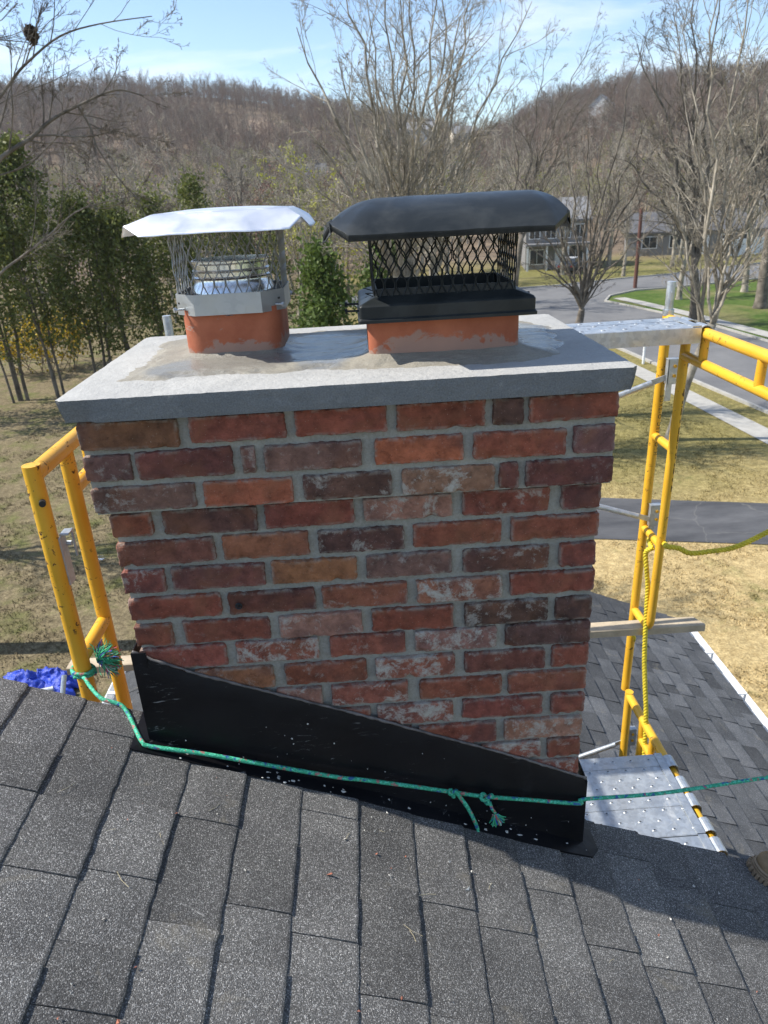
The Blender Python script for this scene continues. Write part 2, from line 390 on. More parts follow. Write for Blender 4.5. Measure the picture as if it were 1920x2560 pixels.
def m_ground():
    m = Mt('lawn_and_leaf_litter', rough=.95, spec=.15); c = m.co()
    xyz = m.n('ShaderNodeSeparateXYZ', {0: c}); X, Y = xyz.outputs[0], xyz.outputs[1]
    big = m.noise(.16, 5, .6, c, .4); med = m.noise(1.1, 6, .65, c); fin = m.noise(9, 6, .7, c); str_ = m.noise(26, 4, .7, c)
    tan = m.mix(m.ramp(fin, [(.3, 0), (.7, 1)]), (.3, .215, .095), (.52, .4, .2))
    olive = m.mix(m.ramp(fin, [(.3, 0), (.7, 1)]), (.115, .1, .03), (.3, .25, .1))
    green = m.mix(m.ramp(med, [(.3, 0), (.7, 1)]), (.045, .085, .014), (.1, .14, .03))
    litter = m.mix(m.ramp(fin, [(.3, 0), (.7, 1)]), (.085, .066, .038), (.26, .21, .12))
    hillc = m.mix(m.ramp(m.noise(.09, 7, .7, c), [(.3, 0), (.7, 1)]), (.1, .075, .052), (.25, .188, .128))
    yn = m.math('ADD', Y, m.math('MULTIPLY', m.math('SUBTRACT', big, .5), 9.0))
    lawn = m.mix(m.ramp(m.math('MULTIPLY', yn, .02), [(.3, 0), (.4, 1)]), tan, olive)
    lawn = m.mix(m.math('MULTIPLY', m.ramp(med, [(.55, 0), (.7, .75)]), m.ramp(big, [(.4, .15), (.6, 1)])), lawn, (.11, .13, .035))
    # beyond the road the lawn is green
    xr = m.math('ADD', X, m.math('MULTIPLY', Y, .06))
    lawn = m.mix(m.math('MULTIPLY', m.ramp(m.math('MULTIPLY', xr, .02), [(.4, 0), (.41, 1)]), m.ramp(m.math('MULTIPLY', Y, .01), [(.6, 1), (.64, .25)])), lawn, green)
    lawn = m.mix(m.math('MULTIPLY', m.ramp(m.math('MULTIPLY', xr, .02), [(.4, 0), (.41, 1)]), m.ramp(big, [(.5, 0), (.62, .7)])), lawn, (.2, .17, .08))
    xn = m.math('ADD', X, m.math('MULTIPLY', m.math('SUBTRACT', big, .5), 5.0))
    lawn = m.mix(m.ramp(m.math('MULTIPLY_ADD', xn, .05, .5), [(.44, 1), (.56, 0)]), lawn, m.mix(m.ramp(med, [(.48, 0), (.66, .8)]), litter, (.11, .12, .035)))
    dist = m.math('ADD', Y, m.math('MULTIPLY', m.math('SUBTRACT', big, .5), 20.0))
    cc = m.mix(m.ramp(m.math('MULTIPLY', dist, .005), [(.4, 0), (.5, 1)]), lawn, hillc)
    # rock outcrop high on the left hill
    ro = m.n('ShaderNodeVectorMath', {0: c, 1: (-38.0, 330.0, 25.0)}, operation='SUBTRACT').outputs[0]
    ln = m.n('ShaderNodeVectorMath', {0: m.mapv(ro, (.03, .03, .1))}, operation='LENGTH').outputs[1]
    rk = m.math('MULTIPLY', m.ramp(m.math('ADD', ln, m.math('MULTIPLY', m.math('SUBTRACT', m.noise(.12, 6, .7, c), .5), 1.6)), [(.6, 1), (.95, 0)]), m.ramp(m.noise(.3, 6, .75, c), [(.42, 0), (.55, 1)]))
    cc = m.mix(rk, cc, (.34, .26, .19))
    m.set('Base Color', m.mix(.75, cc, m.mix(1.0, cc, m.mix(1.0, m.ramp(str_, [(.35, .55), (.65, 1.5)]), m.ramp(m.noise(5, 5, .75, c), [(.35, .7), (.65, 1.3)]), 'MULTIPLY'), 'MULTIPLY')))
    m.bump(m.math('ADD', fin, m.math('MULTIPLY', str_, .4)), .7, .05); return m
GRD = m_ground()
xs = np.concatenate([np.linspace(-640, -260, 10)[:-1], np.linspace(-260, 260, 90), np.linspace(260, 640, 10)[1:]])
ys = np.concatenate([np.linspace(-120, -20, 6)[:-1], np.linspace(-20, 100, 25)[:-1], np.linspace(100, 430, 84)[:-1], np.linspace(430, 760, 10)])
XX, YY = np.meshgrid(xs, ys, indexing='ij'); ZZ = gz(XX, YY)
me = np_mesh('ground', np.stack([XX.ravel(), YY.ravel(), ZZ.ravel()], 1), grid_faces(len(xs), len(ys))); me.shade_smooth()
ground = kind(link('ground', me, GRD), 'structure')

def flat(name, poly, z, mat):
    bm = bmesh.new(); vs_ = [bm.verts.new((x, y, z)) for x, y in poly]
    f = bm.faces.new(vs_); bmesh.ops.triangulate(bm, faces=[f]); bmesh.ops.recalc_face_normals(bm, faces=bm.faces)
    if bm.faces and bm.faces[:][0].normal.z < 0: bmesh.ops.reverse_faces(bm, faces=bm.faces)
    me = bpy.data.meshes.new(name); bm.to_mesh(me); bm.free()
    return kind(link(name, me, mat), 'structure')
ASPH = Mt('worn_asphalt', rough=.9, spec=.25); _c = ASPH.co()
ASPH.set('Base Color', ASPH.mix(ASPH.ramp(ASPH.noise(.5, 5, .65, _c), [(.3, 0), (.7, 1)]), (.125, .125, .127), (.185, .183, .18)))
DRIVE = Mt('driveway_asphalt', rough=.85, spec=.25); _c = DRIVE.co()
_k = DRIVE.ramp(DRIVE.vor(.28, DRIVE.n('ShaderNodeVectorMath', {0: _c, 1: DRIVE.noise(.6, 4, .6, _c, color=True)}, operation='ADD').outputs[0], 'DISTANCE_TO_EDGE'), [(.0, .25), (.005, 0)])
DRIVE.set('Base Color', DRIVE.mix(_k, DRIVE.mix(DRIVE.ramp(DRIVE.noise(1.2, 6, .7, DRIVE.mapv(_c, (.35, 1, 1))), [(.35, 0), (.7, 1)]), (.055, .056, .06), (.115, .115, .118)), (.3, .28, .24)))
CONC = simple('concrete_walk', (.36, .345, .31), .9, var=.15, scale=3)
near = [(18.2, 4), (15.6, 24.1), (15.1, 29.5), (14.5, 36.7), (13.4, 48), (10.5, 59), (-2, 60)]
crossf = [(-2, 66), (10, 65), (18.7, 65.8), (25, 68.2), (30.3, 69.4), (35.9, 72.2), (42.7, 74.8), (90, 94)]
farr = [(90, 82), (36.4, 63.1), (32.3, 61.6), (26.5, 60), (23.5, 59.6), (20.6, 57.2), (19.4, 54.6), (19.8, 53.1), (21.2, 46.9), (21.9, 42.1), (22.3, 36.7), (24.9, 4)]
flat('road', near + crossf + farr, G0+.012, ASPH)
drive_poly = [(0.5, 16.0), (17.0, 12.2), (17.0, 14.65), (0.5, 19.0)]
flat('driveway', drive_poly, G0+.02, DRIVE)
def strip(name, line, w, z, mat, h=0.0):
    L = [Vector((x, y, 0)) for x, y in line]; a = []; b = []
    for i, p in enumerate(L):
        d = (L[min(i+1, len(L)-1)]-L[max(i-1, 0)]).normalized(); q = Vector((-d.y, d.x, 0))*w/2
        a.append(p+q); b.append(p-q)
    mb = MB(); n = len(L); V = []
    for lst, zz in ((a, z), (b, z), (a, z-max(h, .004)), (b, z-max(h, .004))): V += [(p.x, p.y, zz) for p in lst]
    F = []
    for i in range(n-1):
        F += [(i, i+1, n+i+1, n+i), (i, i+1, 2*n+i+1, 2*n+i), (n+i, n+i+1, 3*n+i+1, 3*n+i)]
    mb.add(V, F); o = put(name, mb, mat, at=(0, 0, 0)); return kind(o, 'structure')
strip('sidewalk', [(15.9, 6), (14.25, 20.5), (13.85, 27.5), (13.55, 32), (12.9, 40), (11.5, 50)], .95, G0+.03, CONC)
strip('sidewalk', [(25.6, 8), (23.5, 36.7), (22.9, 42.4), (22.4, 47.2), (21.4, 53.5), (20.9, 56.0)], 1.0, G0+.03, CONC)
strip('kerb', near[:6], .15, G0+.11, CONC, .12)
strip('kerb', farr[1:], .15, G0+.11, CONC, .12)
strip('kerb', crossf, .15, G0+.11, CONC, .12)

# ------------------------------------------------------------------ bare woodland on the valley floor and hill (one mass)
def tubes(segs, n):
    """segs (k,8): p0 p1 r0 r1 -> verts, quads; each segment a short n-sided tapered tube"""
    S = np.asarray(segs, float); P0, P1, r0, r1 = S[:, 0:3], S[:, 3:6], S[:, 6], S[:, 7]
    d = P1-P0; L = np.linalg.norm(d, axis=1, keepdims=True); d = d/np.maximum(L, 1e-9)
    a = np.where(np.abs(d[:, 2:3]) < .9, np.array([[0, 0, 1.]]), np.array([[1., 0, 0]]))
    u = np.cross(d, a); u /= np.linalg.norm(u, axis=1, keepdims=True); w = np.cross(d, u)
    k = len(S); V = np.empty((k, 2*n, 3))
    for i in range(n):
        t = 2*math.pi*i/n; q = u*math.cos(t)+w*math.sin(t)
        V[:, i] = P0+q*r0[:, None]; V[:, n+i] = P1+q*r1[:, None]
    b = (np.arange(k)*2*n)[:, None, None]
    f = np.array([[i, (i+1) % n, n+(i+1) % n, n+i] for i in range(n)])[None]
    return V.reshape(-1, 3), (b+f).reshape(-1, 4)
def rvec(rg):
    while True:
        v = Vector((rg.uniform(-1, 1), rg.uniform(-1, 1), rg.uniform(-1, 1)))
        if .01 < v.length < 1: return v.normalized()
def branch(S, p, d, L, r, lvl, P, rg):
    n = P['n'][lvl]; st = L/n; pts = [p]; dd = d
    for i in range(n):
        dd = (dd + rvec(rg)*P['wob'] + Vector((0, 0, P['up']))).normalized(); pts.append(pts[-1]+dd*st)
    along(S, pts, r, max(P['rmin'], r*P['taper']), lvl, P, rg, L)
def along(S, pts, r0, r1, lvl, P, rg, L, t0=.22):
    m = len(pts)-1
    for i in range(m):
        a = r0+(r1-r0)*i/m; b = r0+(r1-r0)*(i+1)/m
        S.append((*pts[i], *pts[i+1], a, b, lvl))
    if lvl >= P['max']: return
    k = P['k'][lvl]; k = max(1, int(k*rg.uniform(.75, 1.25)))
    for j in range(k):
        t = t0+(1-t0)*(j+rg.random())/k; x = min(t*m, m-1e-3); i = int(x); q = pts[i].lerp(pts[i+1], x-i)
        dr = (pts[i+1]-pts[i]).normalized(); side = dr.cross(rvec(rg)).normalized(); a = rg.uniform(*P['ang'])
        nd = (dr*math.cos(a)+side*math.sin(a)).normalized()
        l2 = L*P['lr'][lvl]*rg.uniform(.55, 1.2)*(1.15-.6*t); rr = (r0+(r1-r0)*t)*rg.uniform(.35, .6)
        branch(S, q, nd, l2, max(P['rmin'], rr), lvl+1, P, rg)
def simple_tree(seed, H, rmin, dens=1.0, lean=.08):
    rg = random.Random(seed); S = []
    P = dict(n=[7, 4, 3, 2], wob=.2, up=.02, taper=.3, rmin=rmin, max=3, k=[int(17*dens), int(6*dens), int(4*dens)], ang=(.5, 1.1), lr=[.5, .46, .5])
    pts = [Vector((0, 0, 0))]; d = Vector((rg.uniform(-lean, lean), rg.uniform(-lean, lean), 1)).normalized()
    for i in range(7):
        d = (d+rvec(rg)*.1+Vector((0, 0, .06))).normalized(); pts.append(pts[-1]+d*H/7)
    along(S, pts, .017*H, .004*H, 0, P, rg, H, .25)
    return S
def leafquads(C, size, rg_np, spread):
    """small random quads round the centres C"""
    k = len(C); a = rg_np.normal(size=(k, 3)); a /= np.linalg.norm(a, axis=1, keepdims=True)
    b = np.cross(a, rg_np.normal(size=(k, 3))); b /= np.linalg.norm(b, axis=1, keepdims=True)
    s = size*rg_np.uniform(.5, 1.3, (k, 1)); V = np.stack([C-a*s-b*s*.5, C+a*s-b*s*.5, C+a*s*.8+b*s*.5, C-a*s*.8+b*s*.5], 1).reshape(-1, 3)
    return V, np.arange(4*k).reshape(-1, 4)
BK = [m_bark('grey_bark', (.165, .142, .116)), m_bark('brown_bark', (.18, .14, .108)), m_bark('pale_bark', (.31, .275, .22)), m_bark('russet_bark', (.2, .145, .11))]
BUD = m_leaf('pale_buds', (.3, .3, .06), (.22, .24, .05), (.34, .3, .09), .3)
RBUD = simple('red_buds', (.22, .11, .085), .8, var=.3, bump=0)
EVG = m_leaf('evergreen', (.028, .05, .014), (.055, .085, .02), (.09, .1, .035), .7)
protos = bpy.data.collections.new('woodland_kinds')
specs = [(11, 13, .022, 1.0, 0, None), (12, 15, .022, 1.1, 1, None), (13, 12, .022, .95, 3, 'r'), (14, 14, .022, 1.05, 2, None), (15, 11, .022, 1.1, 2, 'b'), (16, 14, .022, 1.1, 3, None), (17, 9, .02, 1.0, 2, 'b')]
for i, (sd, H, rm, dn, bk, bud) in enumerate(specs):
    S = simple_tree(sd, H, rm, dn); A = np.array(S); rn = np.random.default_rng(sd)
    big = A[:, 8] <= 0
    V1, F1 = tubes(A[big][:, :8], 5); V2, F2 = tubes(A[~big][:, :8], 3)
    V = np.concatenate([V1, V2]); F = np.concatenate([F1, F2+0], 0); F[len(F1):] += len(V1)
    nm = len(F)
    if bud:
        if bud == 'e':
            zc = rn.uniform(.12, 1, 2600)*H; rad = (1-zc/H)*.26*H*np.sqrt(rn.uniform(0, 1, 2600))+.1; th = rn.uniform(0, 6.28, 2600)
            C = np.stack([rad*np.cos(th), rad*np.sin(th), zc], 1); V3, F3 = leafquads(C, .3, rn, 0)
        else:
            tw = A[A[:, 8] >= 2][:, 3:6]; C = tw[rn.integers(0, len(tw), 500)]+rn.normal(size=(500, 3))*.12
            V3, F3 = leafquads(C, .11 if bud == 'b' else .08, rn, 0)
        F = np.concatenate([F, F3+len(V)]); V = np.concatenate([V, V3])
    me = np_mesh('woodland_tree', V, F); me.materials.append(BK[bk].m)
    if bud:
        me.materials.append({'b': BUD, 'r': RBUD, 'e': EVG}[bud].m)
        mi = np.zeros(len(F), dtype=np.int32); mi[nm:] = 1; me.polygons.foreach_set('material_index', mi)
    o = bpy.data.objects.new('woodland_tree', me); protos.objects.link(o)
# where they stand
rn = np.random.default_rng(5)
pts = []
def scatter(n, r0, r1, a0, a1, keep=None, pw=1.0, sc=1.0, kinds=(0, 1, 1, 2, 3, 5, 5)):
    r = r0+(r1-r0)*rn.uniform(0, 1, n)**pw; a = rn.uniform(a0, a1, n); x = r*np.sin(a); y = r*np.cos(a)
    k = np.ones(n, bool) if keep is None else keep(x, y)
    pts.append(np.stack([x[k], y[k], gz(x[k], y[k])-.1, np.full(k.sum(), sc)*rn.uniform(.75, 1.25, k.sum()), rn.choice(kinds, k.sum())], 1))
VAL = (0, 3, 3, 4, 4, 4, 2, 6)
rock = lambda x, y: ((x+38)/17)**2+((y-328)/22)**2 > rn.uniform(.35, 1.3, len(x))
scatter(7000, 225, 400, -.75, .8, rock, .8, .55)
scatter(2600, 385, 440, -.75, .8, None, 1.0, .4)
scatter(900, 165, 235, -.75, .8, None, 1.0, .68, VAL)
scatter(420, 96, 185, -.7, .7, lambda x, y: ((y > 96+.42*x) | (x < 0)) & (((x-24)/9)**2+((y-88)/9)**2 > 1), 1.0, .72, VAL)
scatter(120, 58, 96, -.75, .14, lambda x, y: (y > 66) | (x < -5), 1.0, .78, VAL)
PT = np.concatenate(pts)
me = bpy.data.meshes.new('bare_woodland'); me.from_pydata(PT[:, :3].tolist(), [], []); at_ = me.attributes.new('size', 'FLOAT', 'POINT'); at_.data.foreach_set('value', PT[:, 3].astype(np.float32)); at_ = me.attributes.new('tree_kind', 'INT', 'POINT'); at_.data.foreach_set('value', PT[:, 4].astype(np.int32))
wood = kind(link('bare_woodland', me, BK[0]), 'stuff')
wood['label'] = 'bare grey-brown spring woodland covering the valley and hill'
ng = bpy.data.node_groups.new('woodland', 'GeometryNodeTree')
ng.interface.new_socket('Geometry', in_out='INPUT', socket_type='NodeSocketGeometry'); ng.interface.new_socket('Geometry', in_out='OUTPUT', socket_type='NodeSocketGeometry')
gi = ng.nodes.new('NodeGroupInput'); go = ng.nodes.new('NodeGroupOutput')
ci = ng.nodes.new('GeometryNodeCollectionInfo'); ci.inputs[0].default_value = protos; ci.inputs[1].default_value = True; ci.inputs[2].default_value = True
ip = ng.nodes.new('GeometryNodeInstanceOnPoints'); ip.inputs['Pick Instance'].default_value = True
r1 = ng.nodes.new('FunctionNodeRandomValue'); r1.data_type = 'FLOAT_VECTOR'; r1.inputs[0].default_value = (-.06, -.06, 0); r1.inputs[1].default_value = (.06, .06, 6.28)
r2 = ng.nodes.new('GeometryNodeInputNamedAttribute'); r2.data_type = 'FLOAT'; r2.inputs[0].default_value = 'size'
ri = ng.nodes.new('GeometryNodeInputNamedAttribute'); ri.data_type = 'INT'; ri.inputs[0].default_value = 'tree_kind'
L = ng.links.new
L(gi.outputs[0], ip.inputs['Points']); L(ci.outputs[0], ip.inputs['Instance']); L(r1.outputs[0], ip.inputs['Rotation']); L(r2.outputs[0], ip.inputs['Scale']); L(ri.outputs[0], ip.inputs['Instance Index']); L(ip.outputs[0], go.inputs[0])
md = wood.modifiers.new('woodland', 'NODES'); md.node_group = ng

# ------------------------------------------------------------------ the house the chimney stands on, and its lower wing
RS, RC = 0.41058, -0.61177               # main roof: z = RC - RS*x
SA = math.atan(RS)
def rz(x): return RC - RS*x
SIDING = simple('pale_siding', (.5, .49, .46), .7, var=.06)
house = thing('house', 'house with charcoal architectural shingle roof that the brick chimney rises from', 'house', (-1.0, -4.0, G0))
mb = MB(); mb.extr([(-6.4, -8, G0), (3.6, -8, G0), (3.6, -8, rz(3.6)-.16), (-1.4, -8, rz(-1.4)-.16), (-6.4, -8, rz(3.6)-.16)], (0, 7.93, 0))
put('wall', mb, SIDING, house)
mb = MB(); TH = .05
mb.extr([(4.0, -8.2, rz(4.0)), (-1.4, -8.2, rz(-1.4)), (-6.8, -8.2, rz(4.0)), (-6.8, -8.2, rz(4.0)-TH), (-1.4, -8.2, rz(-1.4)-TH), (4.0, -8.2, rz(4.0)-TH)], (0, 8.26, 0))
roof = put('roof', mb, SHIN, house)
mb = MB(); mb.extr([(-1.4, .062, rz(-1.4)-.012), (4.0, .062, rz(4.0)-.012), (4.0, .062, rz(4.0)-.15), (-1.4, .062, rz(-1.4)-.15)], (0, -.02, 0))
put('rake_board', mb, WHITE, house)
# shingle tabs: courses run along y, each tab a slab whose butt edge stands on the course below
XS = [-.185, -.0505, .0835, .2135, .344, .478, .610, .739, .870, .993, 1.122, 1.250, 1.378, 1.515]
while XS[0] > -1.3: XS.insert(0, XS[0]-.1315)
SE = {-.185: [-.121], -.0505: [-.024, -.239, -.419, -.591], .0835: [-.21, -.391, -.541, -.654], .2135: [-.216, -.471], .344: [-.227, -.404, -.526], .478: [-.118, -.329, -.439],
      .610: [-.285, -.537], .739: [-.303, -.552], .870: [-.156, -.335, -.507], .993: [-.203, -.401], 1.122: [-.272, -.324, -.418], 1.250: [-.028, -.226, -.349], 1.378: [-.098, -.362], 1.515: [-.119, -.23]}
while XS[-1] < 2.3: XS.append(XS[-1]+.131)
def skew(x0, y): return x0 + (.05*max(0, x0-.3))*(y+.3)
def shingle_mesh(xa, xb, y0, y1, h, seed):
    """one tab, world coords; xa upper edge, xb butt edge; h = height of the top face over the roof at the butt"""
    rg = random.Random(seed); ny = max(3, int((y1-y0)/.022)); t = .0045
    top = []; V = []
    ys_ = [y0+(y1-y0)*i/ny for i in range(ny+1)]
    for y in ys_:
        j = rg.gauss(0, .0009)
        xu = skew(xa, y)-.012; xl = skew(xb, y)+j
        V += [(xu, y, rz(xu)+.0025+h*.12), (xu+(xl-xu)*.55, y, rz(xu+(xl-xu)*.55)+.0025+h*.6), (xl-.004, y, rz(xl-.004)+h), (xl, y, rz(xl)+h-.0015), (xl, y, rz(xl)+h-t-.002)]
    F = []
    for i in range(ny):
        for k in range(4): F.append((i*5+k, i*5+k+1, (i+1)*5+k+1, (i+1)*5+k))
    F += [(0, 4, 3, 2, 1), tuple(ny*5+k for k in (0, 1, 2, 3, 4))]
    return V, F
count = 0; stuffmb = MB(); k0 = 0
for ci_, xb in enumerate(XS):
    xa = XS[ci_-1] if ci_ else xb-.1315
    xa0 = min(SE, key=lambda q: abs(q-xb))
    seams = list(SE[xa0]) if abs(xa0-xb) < .01 else []
    lo = min(seams) if seams else .075
    y = lo
    while y > -1.75: y -= rnd.choice((.12, .17, .22, .26, .3)); seams.append(y)
    seams = sorted(set(seams+[.075]), reverse=True)
    up = ci_ % 2
    for a, b in zip(seams[:-1], seams[1:]):
        up = 1-up; h = (.0125 if up else .009)+rnd.uniform(-.0007, .0007); cy = (a+b)/2
        V, F = shingle_mesh(xa, xb, b+.0008, a-.0008, h, count+31)
        count += 1
        vis = -.35 < xb < 1.95 and a > -1.0
        if vis:
            mbs = MB(); mbs.add(V, F)
            o = put('shingle', mbs, SHIN, roof, at=(skew((xa+xb)/2, cy), cy, rz((xa+xb)/2)))
        else: stuffmb.add(V, F)
kind(put('shingle_field', stuffmb, SHIN, roof, at=(0, -1.2, rz(0))), 'stuff')

# lower wing (gable roof with its ridge along y)
WR, WE, WEZ, WS = .87, 3.62, -3.5, .42
def wz(x): return WEZ+WS*(WE-WR) - WS*abs(x-WR)
WY0, WY1 = .08, 4.78
wing = thing('garage_wing', 'lower wing with grey shingle roof and white gutters beyond the scaffold', 'garage', (WR, (WY0+WY1)/2, G0))
xl = 2*WR-WE
mb = MB(); mb.extr([(xl+.3, WY0, G0), (WE-.3, WY0, G0), (WE-.3, WY0, wz(WE-.3)-.1), (WR, WY0, wz(WR)-.1), (xl+.3, WY0, wz(WE-.3)-.1)], (0, WY1-WY0-.25, 0)); put('wall', mb, SIDING, wing)
mb = MB(); mb.extr([(WE, WY0, wz(WE)), (WR, WY0, wz(WR)), (xl, WY0, wz(WE)), (xl, WY0, wz(WE)-.08), (WR, WY0, wz(WR)-.08), (WE, WY0, wz(WE)-.08)], (0, WY1-WY0, 0))
wroof = put('roof', mb, SHIN2, wing)
for sx, xe in ((1, WE), (-1, xl)):
    mb = MB(); prof = [(0, -.005), (.012, -.005), (.012, -.085), (.09, -.085), (.1, -.002), (.112, -.002), (.104, -.1), (0, -.1)]
    mb.extr([(xe+sx*(a+.004), WY0, WEZ+b-.02) for a, b in prof], (0, WY1-WY0+.02, 0)); g = put('gutter', mb, WHITE, wing)
    mb = MB()
    for k in range(7):
        yy = WY0+.4+k*.62; mb.bbox((min(xe, xe+sx*.11), yy, WEZ-.026), (max(xe, xe+sx*.11), yy+.035, WEZ-.014))
    put('gutter_strap', mb, WHITE, g)
ln = math.hypot(1, WS); ex = .1416/ln; n_ob = 0; tabs = []
rg = random.Random(3); meshes = []
for L_ in (.12, .16, .2, .24, .28):
    for h in (.009, .017):
        V = [(-.012, -L_/2, .003), (ex-.003, -L_/2, h), (ex, -L_/2, h-.002), (ex, -L_/2, .0), (-.012, L_/2, .003), (ex-.003, L_/2, h), (ex, L_/2, h-.002), (ex, L_/2, .0)]
        V = [(x, y, z-WS*x) for x, y, z in V]
        me = bpy.data.meshes.new('shingle'); me.from_pydata(V, [], [(0, 1, 5, 4), (1, 2, 6, 5), (2, 3, 7, 6), (0, 3, 2, 1), (4, 5, 6, 7)]); me.update(); me.materials.append(SHIN2.m); meshes.append((L_, me))
smb = MB(); c = 0
for side in (1, -1):
    x = WR+.02
    while x < WE-.01:
        y = WY0+.01-rg.uniform(0, .1); j = c % 2
        while y < WY1:
            L_, me = meshes[rg.randrange(5)*2+(j := 1-j)]
            yc = min(y+L_/2, WY1-L_/2+.005)
            xw = x if side > 0 else 2*WR-x
            tabs.append((xw, yc, side, me, L_)); y += L_+.002
        x += ex; c += 1
def tabkey(t):
    p = Vector((t[0], t[1], wz(t[0])))-CAMP
    vis = t[2] > 0 and t[0] > 1.9 - .2*max(0, t[1]-2) and t[0] > .62*t[1]+.2
    return (0 if vis else 1, p.length)
tabs.sort(key=tabkey)
for i, (xw, yc, side, me, L_) in enumerate(tabs):
    if i < 300:
        link('shingle', me, None, wroof, (xw, yc, wz(xw)+.001))
    else:
        V = [((xw+side*v.co.x), yc+v.co.y, wz(xw)+v.co.z+.001) for v in me.vertices]
        smb.add(V, [tuple(p.vertices) for p in me.polygons])
kind(put('shingle_field', smb, SHIN2, wroof, at=(WR, 2, wz(WR))), 'stuff')
mb = MB(); mb.extr([(WR-.13, WY0, wz(WR-.13)+.012), (WR, WY0, wz(WR)+.014), (WR+.13, WY0, wz(WR+.13)+.012), (WR+.13, WY0, wz(WR+.13)), (WR, WY0, wz(WR)), (WR-.13, WY0, wz(WR-.13))], (0, WY1-WY0, 0)); put('ridge_cap', mb, SHIN2, wroof)

# ------------------------------------------------------------------ chimney
PITCH = .0701; BH = .0575
chim = thing('brick_chimney', 'reclaimed red brick chimney with bluestone cap slab, two clay flues and black base flashing', 'chimney', (.53, .315, -2.2))
def grid_front(mb, x0, x1, z0, z1, y, amp, step=.014):
    nx = max(2, int((x1-x0)/step)); nzz = max(2, int((z1-z0)/step)); V = []
    for i in range(nx+1):
        for j in range(nzz+1):
            xx = x0+(x1-x0)*i/nx; zz = z0+(z1-z0)*j/nzz
            V.append((xx, y+fbm(xx*18, zz*18, 3.3)*amp+fbm(xx*90, zz*90, 1.3, 2)*amp*.35, zz))
    mb.add(V, [tuple(f) for f in grid_faces(nx+1, nzz+1).tolist()])
mb = MB(); yb = .628
grid_front(mb, .0035, 1.0565, -1.35, .004, .0072, .0022)
mb.bbox((.0035, .0098, -1.4), (1.0565, yb-.004, .002)); mb.bbox((.0035, .05, -3.8), (1.0565, yb-.004, -1.4))
grid_front(mb, -.0175, 1.0735, .007, .2125, -.0178, .0022)
mb.bbox((-.0175, -.0153, .008), (1.0735, yb+.016, .212))
put('mortar', mb, MORTAR, chim)
def brick_mesh(name, L, H, D, seed):
    rg = random.Random(seed); s = rg.uniform(0, 90)
    def params(len_, ins, k):
        a = [-len_/2, -len_/2+ins*.35, -len_/2+ins, -len_/2+ins*2.4]; mid = [-len_/2+ins*2.4+(len_-ins*4.8)*i/k for i in range(1, k)]
        return a+mid+[-q for q in a[::-1]]
    U = params(L, .0042, max(2, int(L/.0058))); W = params(H, .0042, 8); V = []; nu, nw = len(U), len(W)
    rc = [rg.uniform(.0025, .008) for _ in range(4)]; chip = [(rg.choice((-1, 1))*rg.uniform(.1, 1)*L/2, rg.choice((-1, 1))*H/2, rg.uniform(.007, .02)) for _ in range(rg.choice((1, 1, 2, 3, 4)))]
    for i, u in enumerate(U):
        for j, w in enumerate(W):
            r = rc[(u > 0)*2+(w > 0)]; x, z = u, w; px, pz = abs(u)-(L/2-r), abs(w)-(H/2-r)
            e = min(L/2-abs(u), H/2-abs(w))
            if px > 0 and pz > 0:
                q = max(px, pz); l = math.hypot(px, pz); f = q/l if l > 0 else 1
                x = math.copysign(L/2-r+px*f, u); z = math.copysign(H/2-r+pz*f, w)
            fall = max(0., 1-e/.014)
            x += fall*(fbm(u*40+s, w*40, s, 2)*.0016+fbm(u*150+s, w*150, s, 3)*.0022); z += fall*(fbm(u*40+s, w*40+40, s, 2)*.0016+fbm(u*150+s, w*150+40, s, 3)*.002)
            y = 0.
            rr = .003
            if e < rr: y += rr*(1-math.sqrt(max(0, 1-(1-e/rr)**2)))*.85
            for cx, cz, cr in chip:
                dd = math.hypot(x-cx, z-cz)
                if dd < cr: y += (1-dd/cr)*.007
            y += fbm(u*22+s, w*22, s+5, 4)*.0021+fbm(u*95+s, w*95, s+5, 2)*.0007
            V.append((x, y, z))
    F = [tuple(f) for f in grid_faces(nu, nw).tolist()]
    ring = [i*nw for i in range(nu)]+[(nu-1)*nw+j for j in range(1, nw)]+[i*nw+nw-1 for i in range(nu-2, -1, -1)]+[j for j in range(nw-2, 0, -1)]
    o = len(V); V += [(V[i][0], D, V[i][2]) for i in ring]; n = len(ring)
    F += [(ring[k], ring[(k+1) % n], o+(k+1) % n, o+k) for k in range(n)]
    me = bpy.data.meshes.new(name); me.from_pydata(V, [], F); me.update()
    bm = bmesh.new(); bm.from_mesh(me); bmesh.ops.recalc_face_normals(bm, faces=bm.faces); bm.to_mesh(me); bm.free()
    at_ = me.attributes.new('rim', 'FLOAT', 'POINT')
    at_.data.foreach_set('value', [max(0., 1-min(L/2-abs(v[0]), H/2-abs(v[2]))/.011) if i < nu*nw else 1. for i, v in enumerate(V)])
    me.shade_smooth(); me.set_sharp_from_angle(angle=math.radians(38)); me.materials.append(BRICK.m); return me
TY = {'R': ((.225, .069, .044), .12, 15), 'O': ((.34, .108, .055), .12, 8), 'D': ((.145, .056, .045), .15, 28), 'B': ((.175, .085, .042), .2, 30), 'K': ((.085, .055, .048), .12, 70),
      'P': ((.3, .165, .115), .6, 8), 'T': ((.27, .115, .058), .12, 22), 'W': ((.29, .125, .08), 1.0, 5), 'G': ((.165, .098, .083), .4, 25), 'Q': ((.235, .078, .053), .5, 12), 'H': ((.105, .062, .05), .45, 50)}
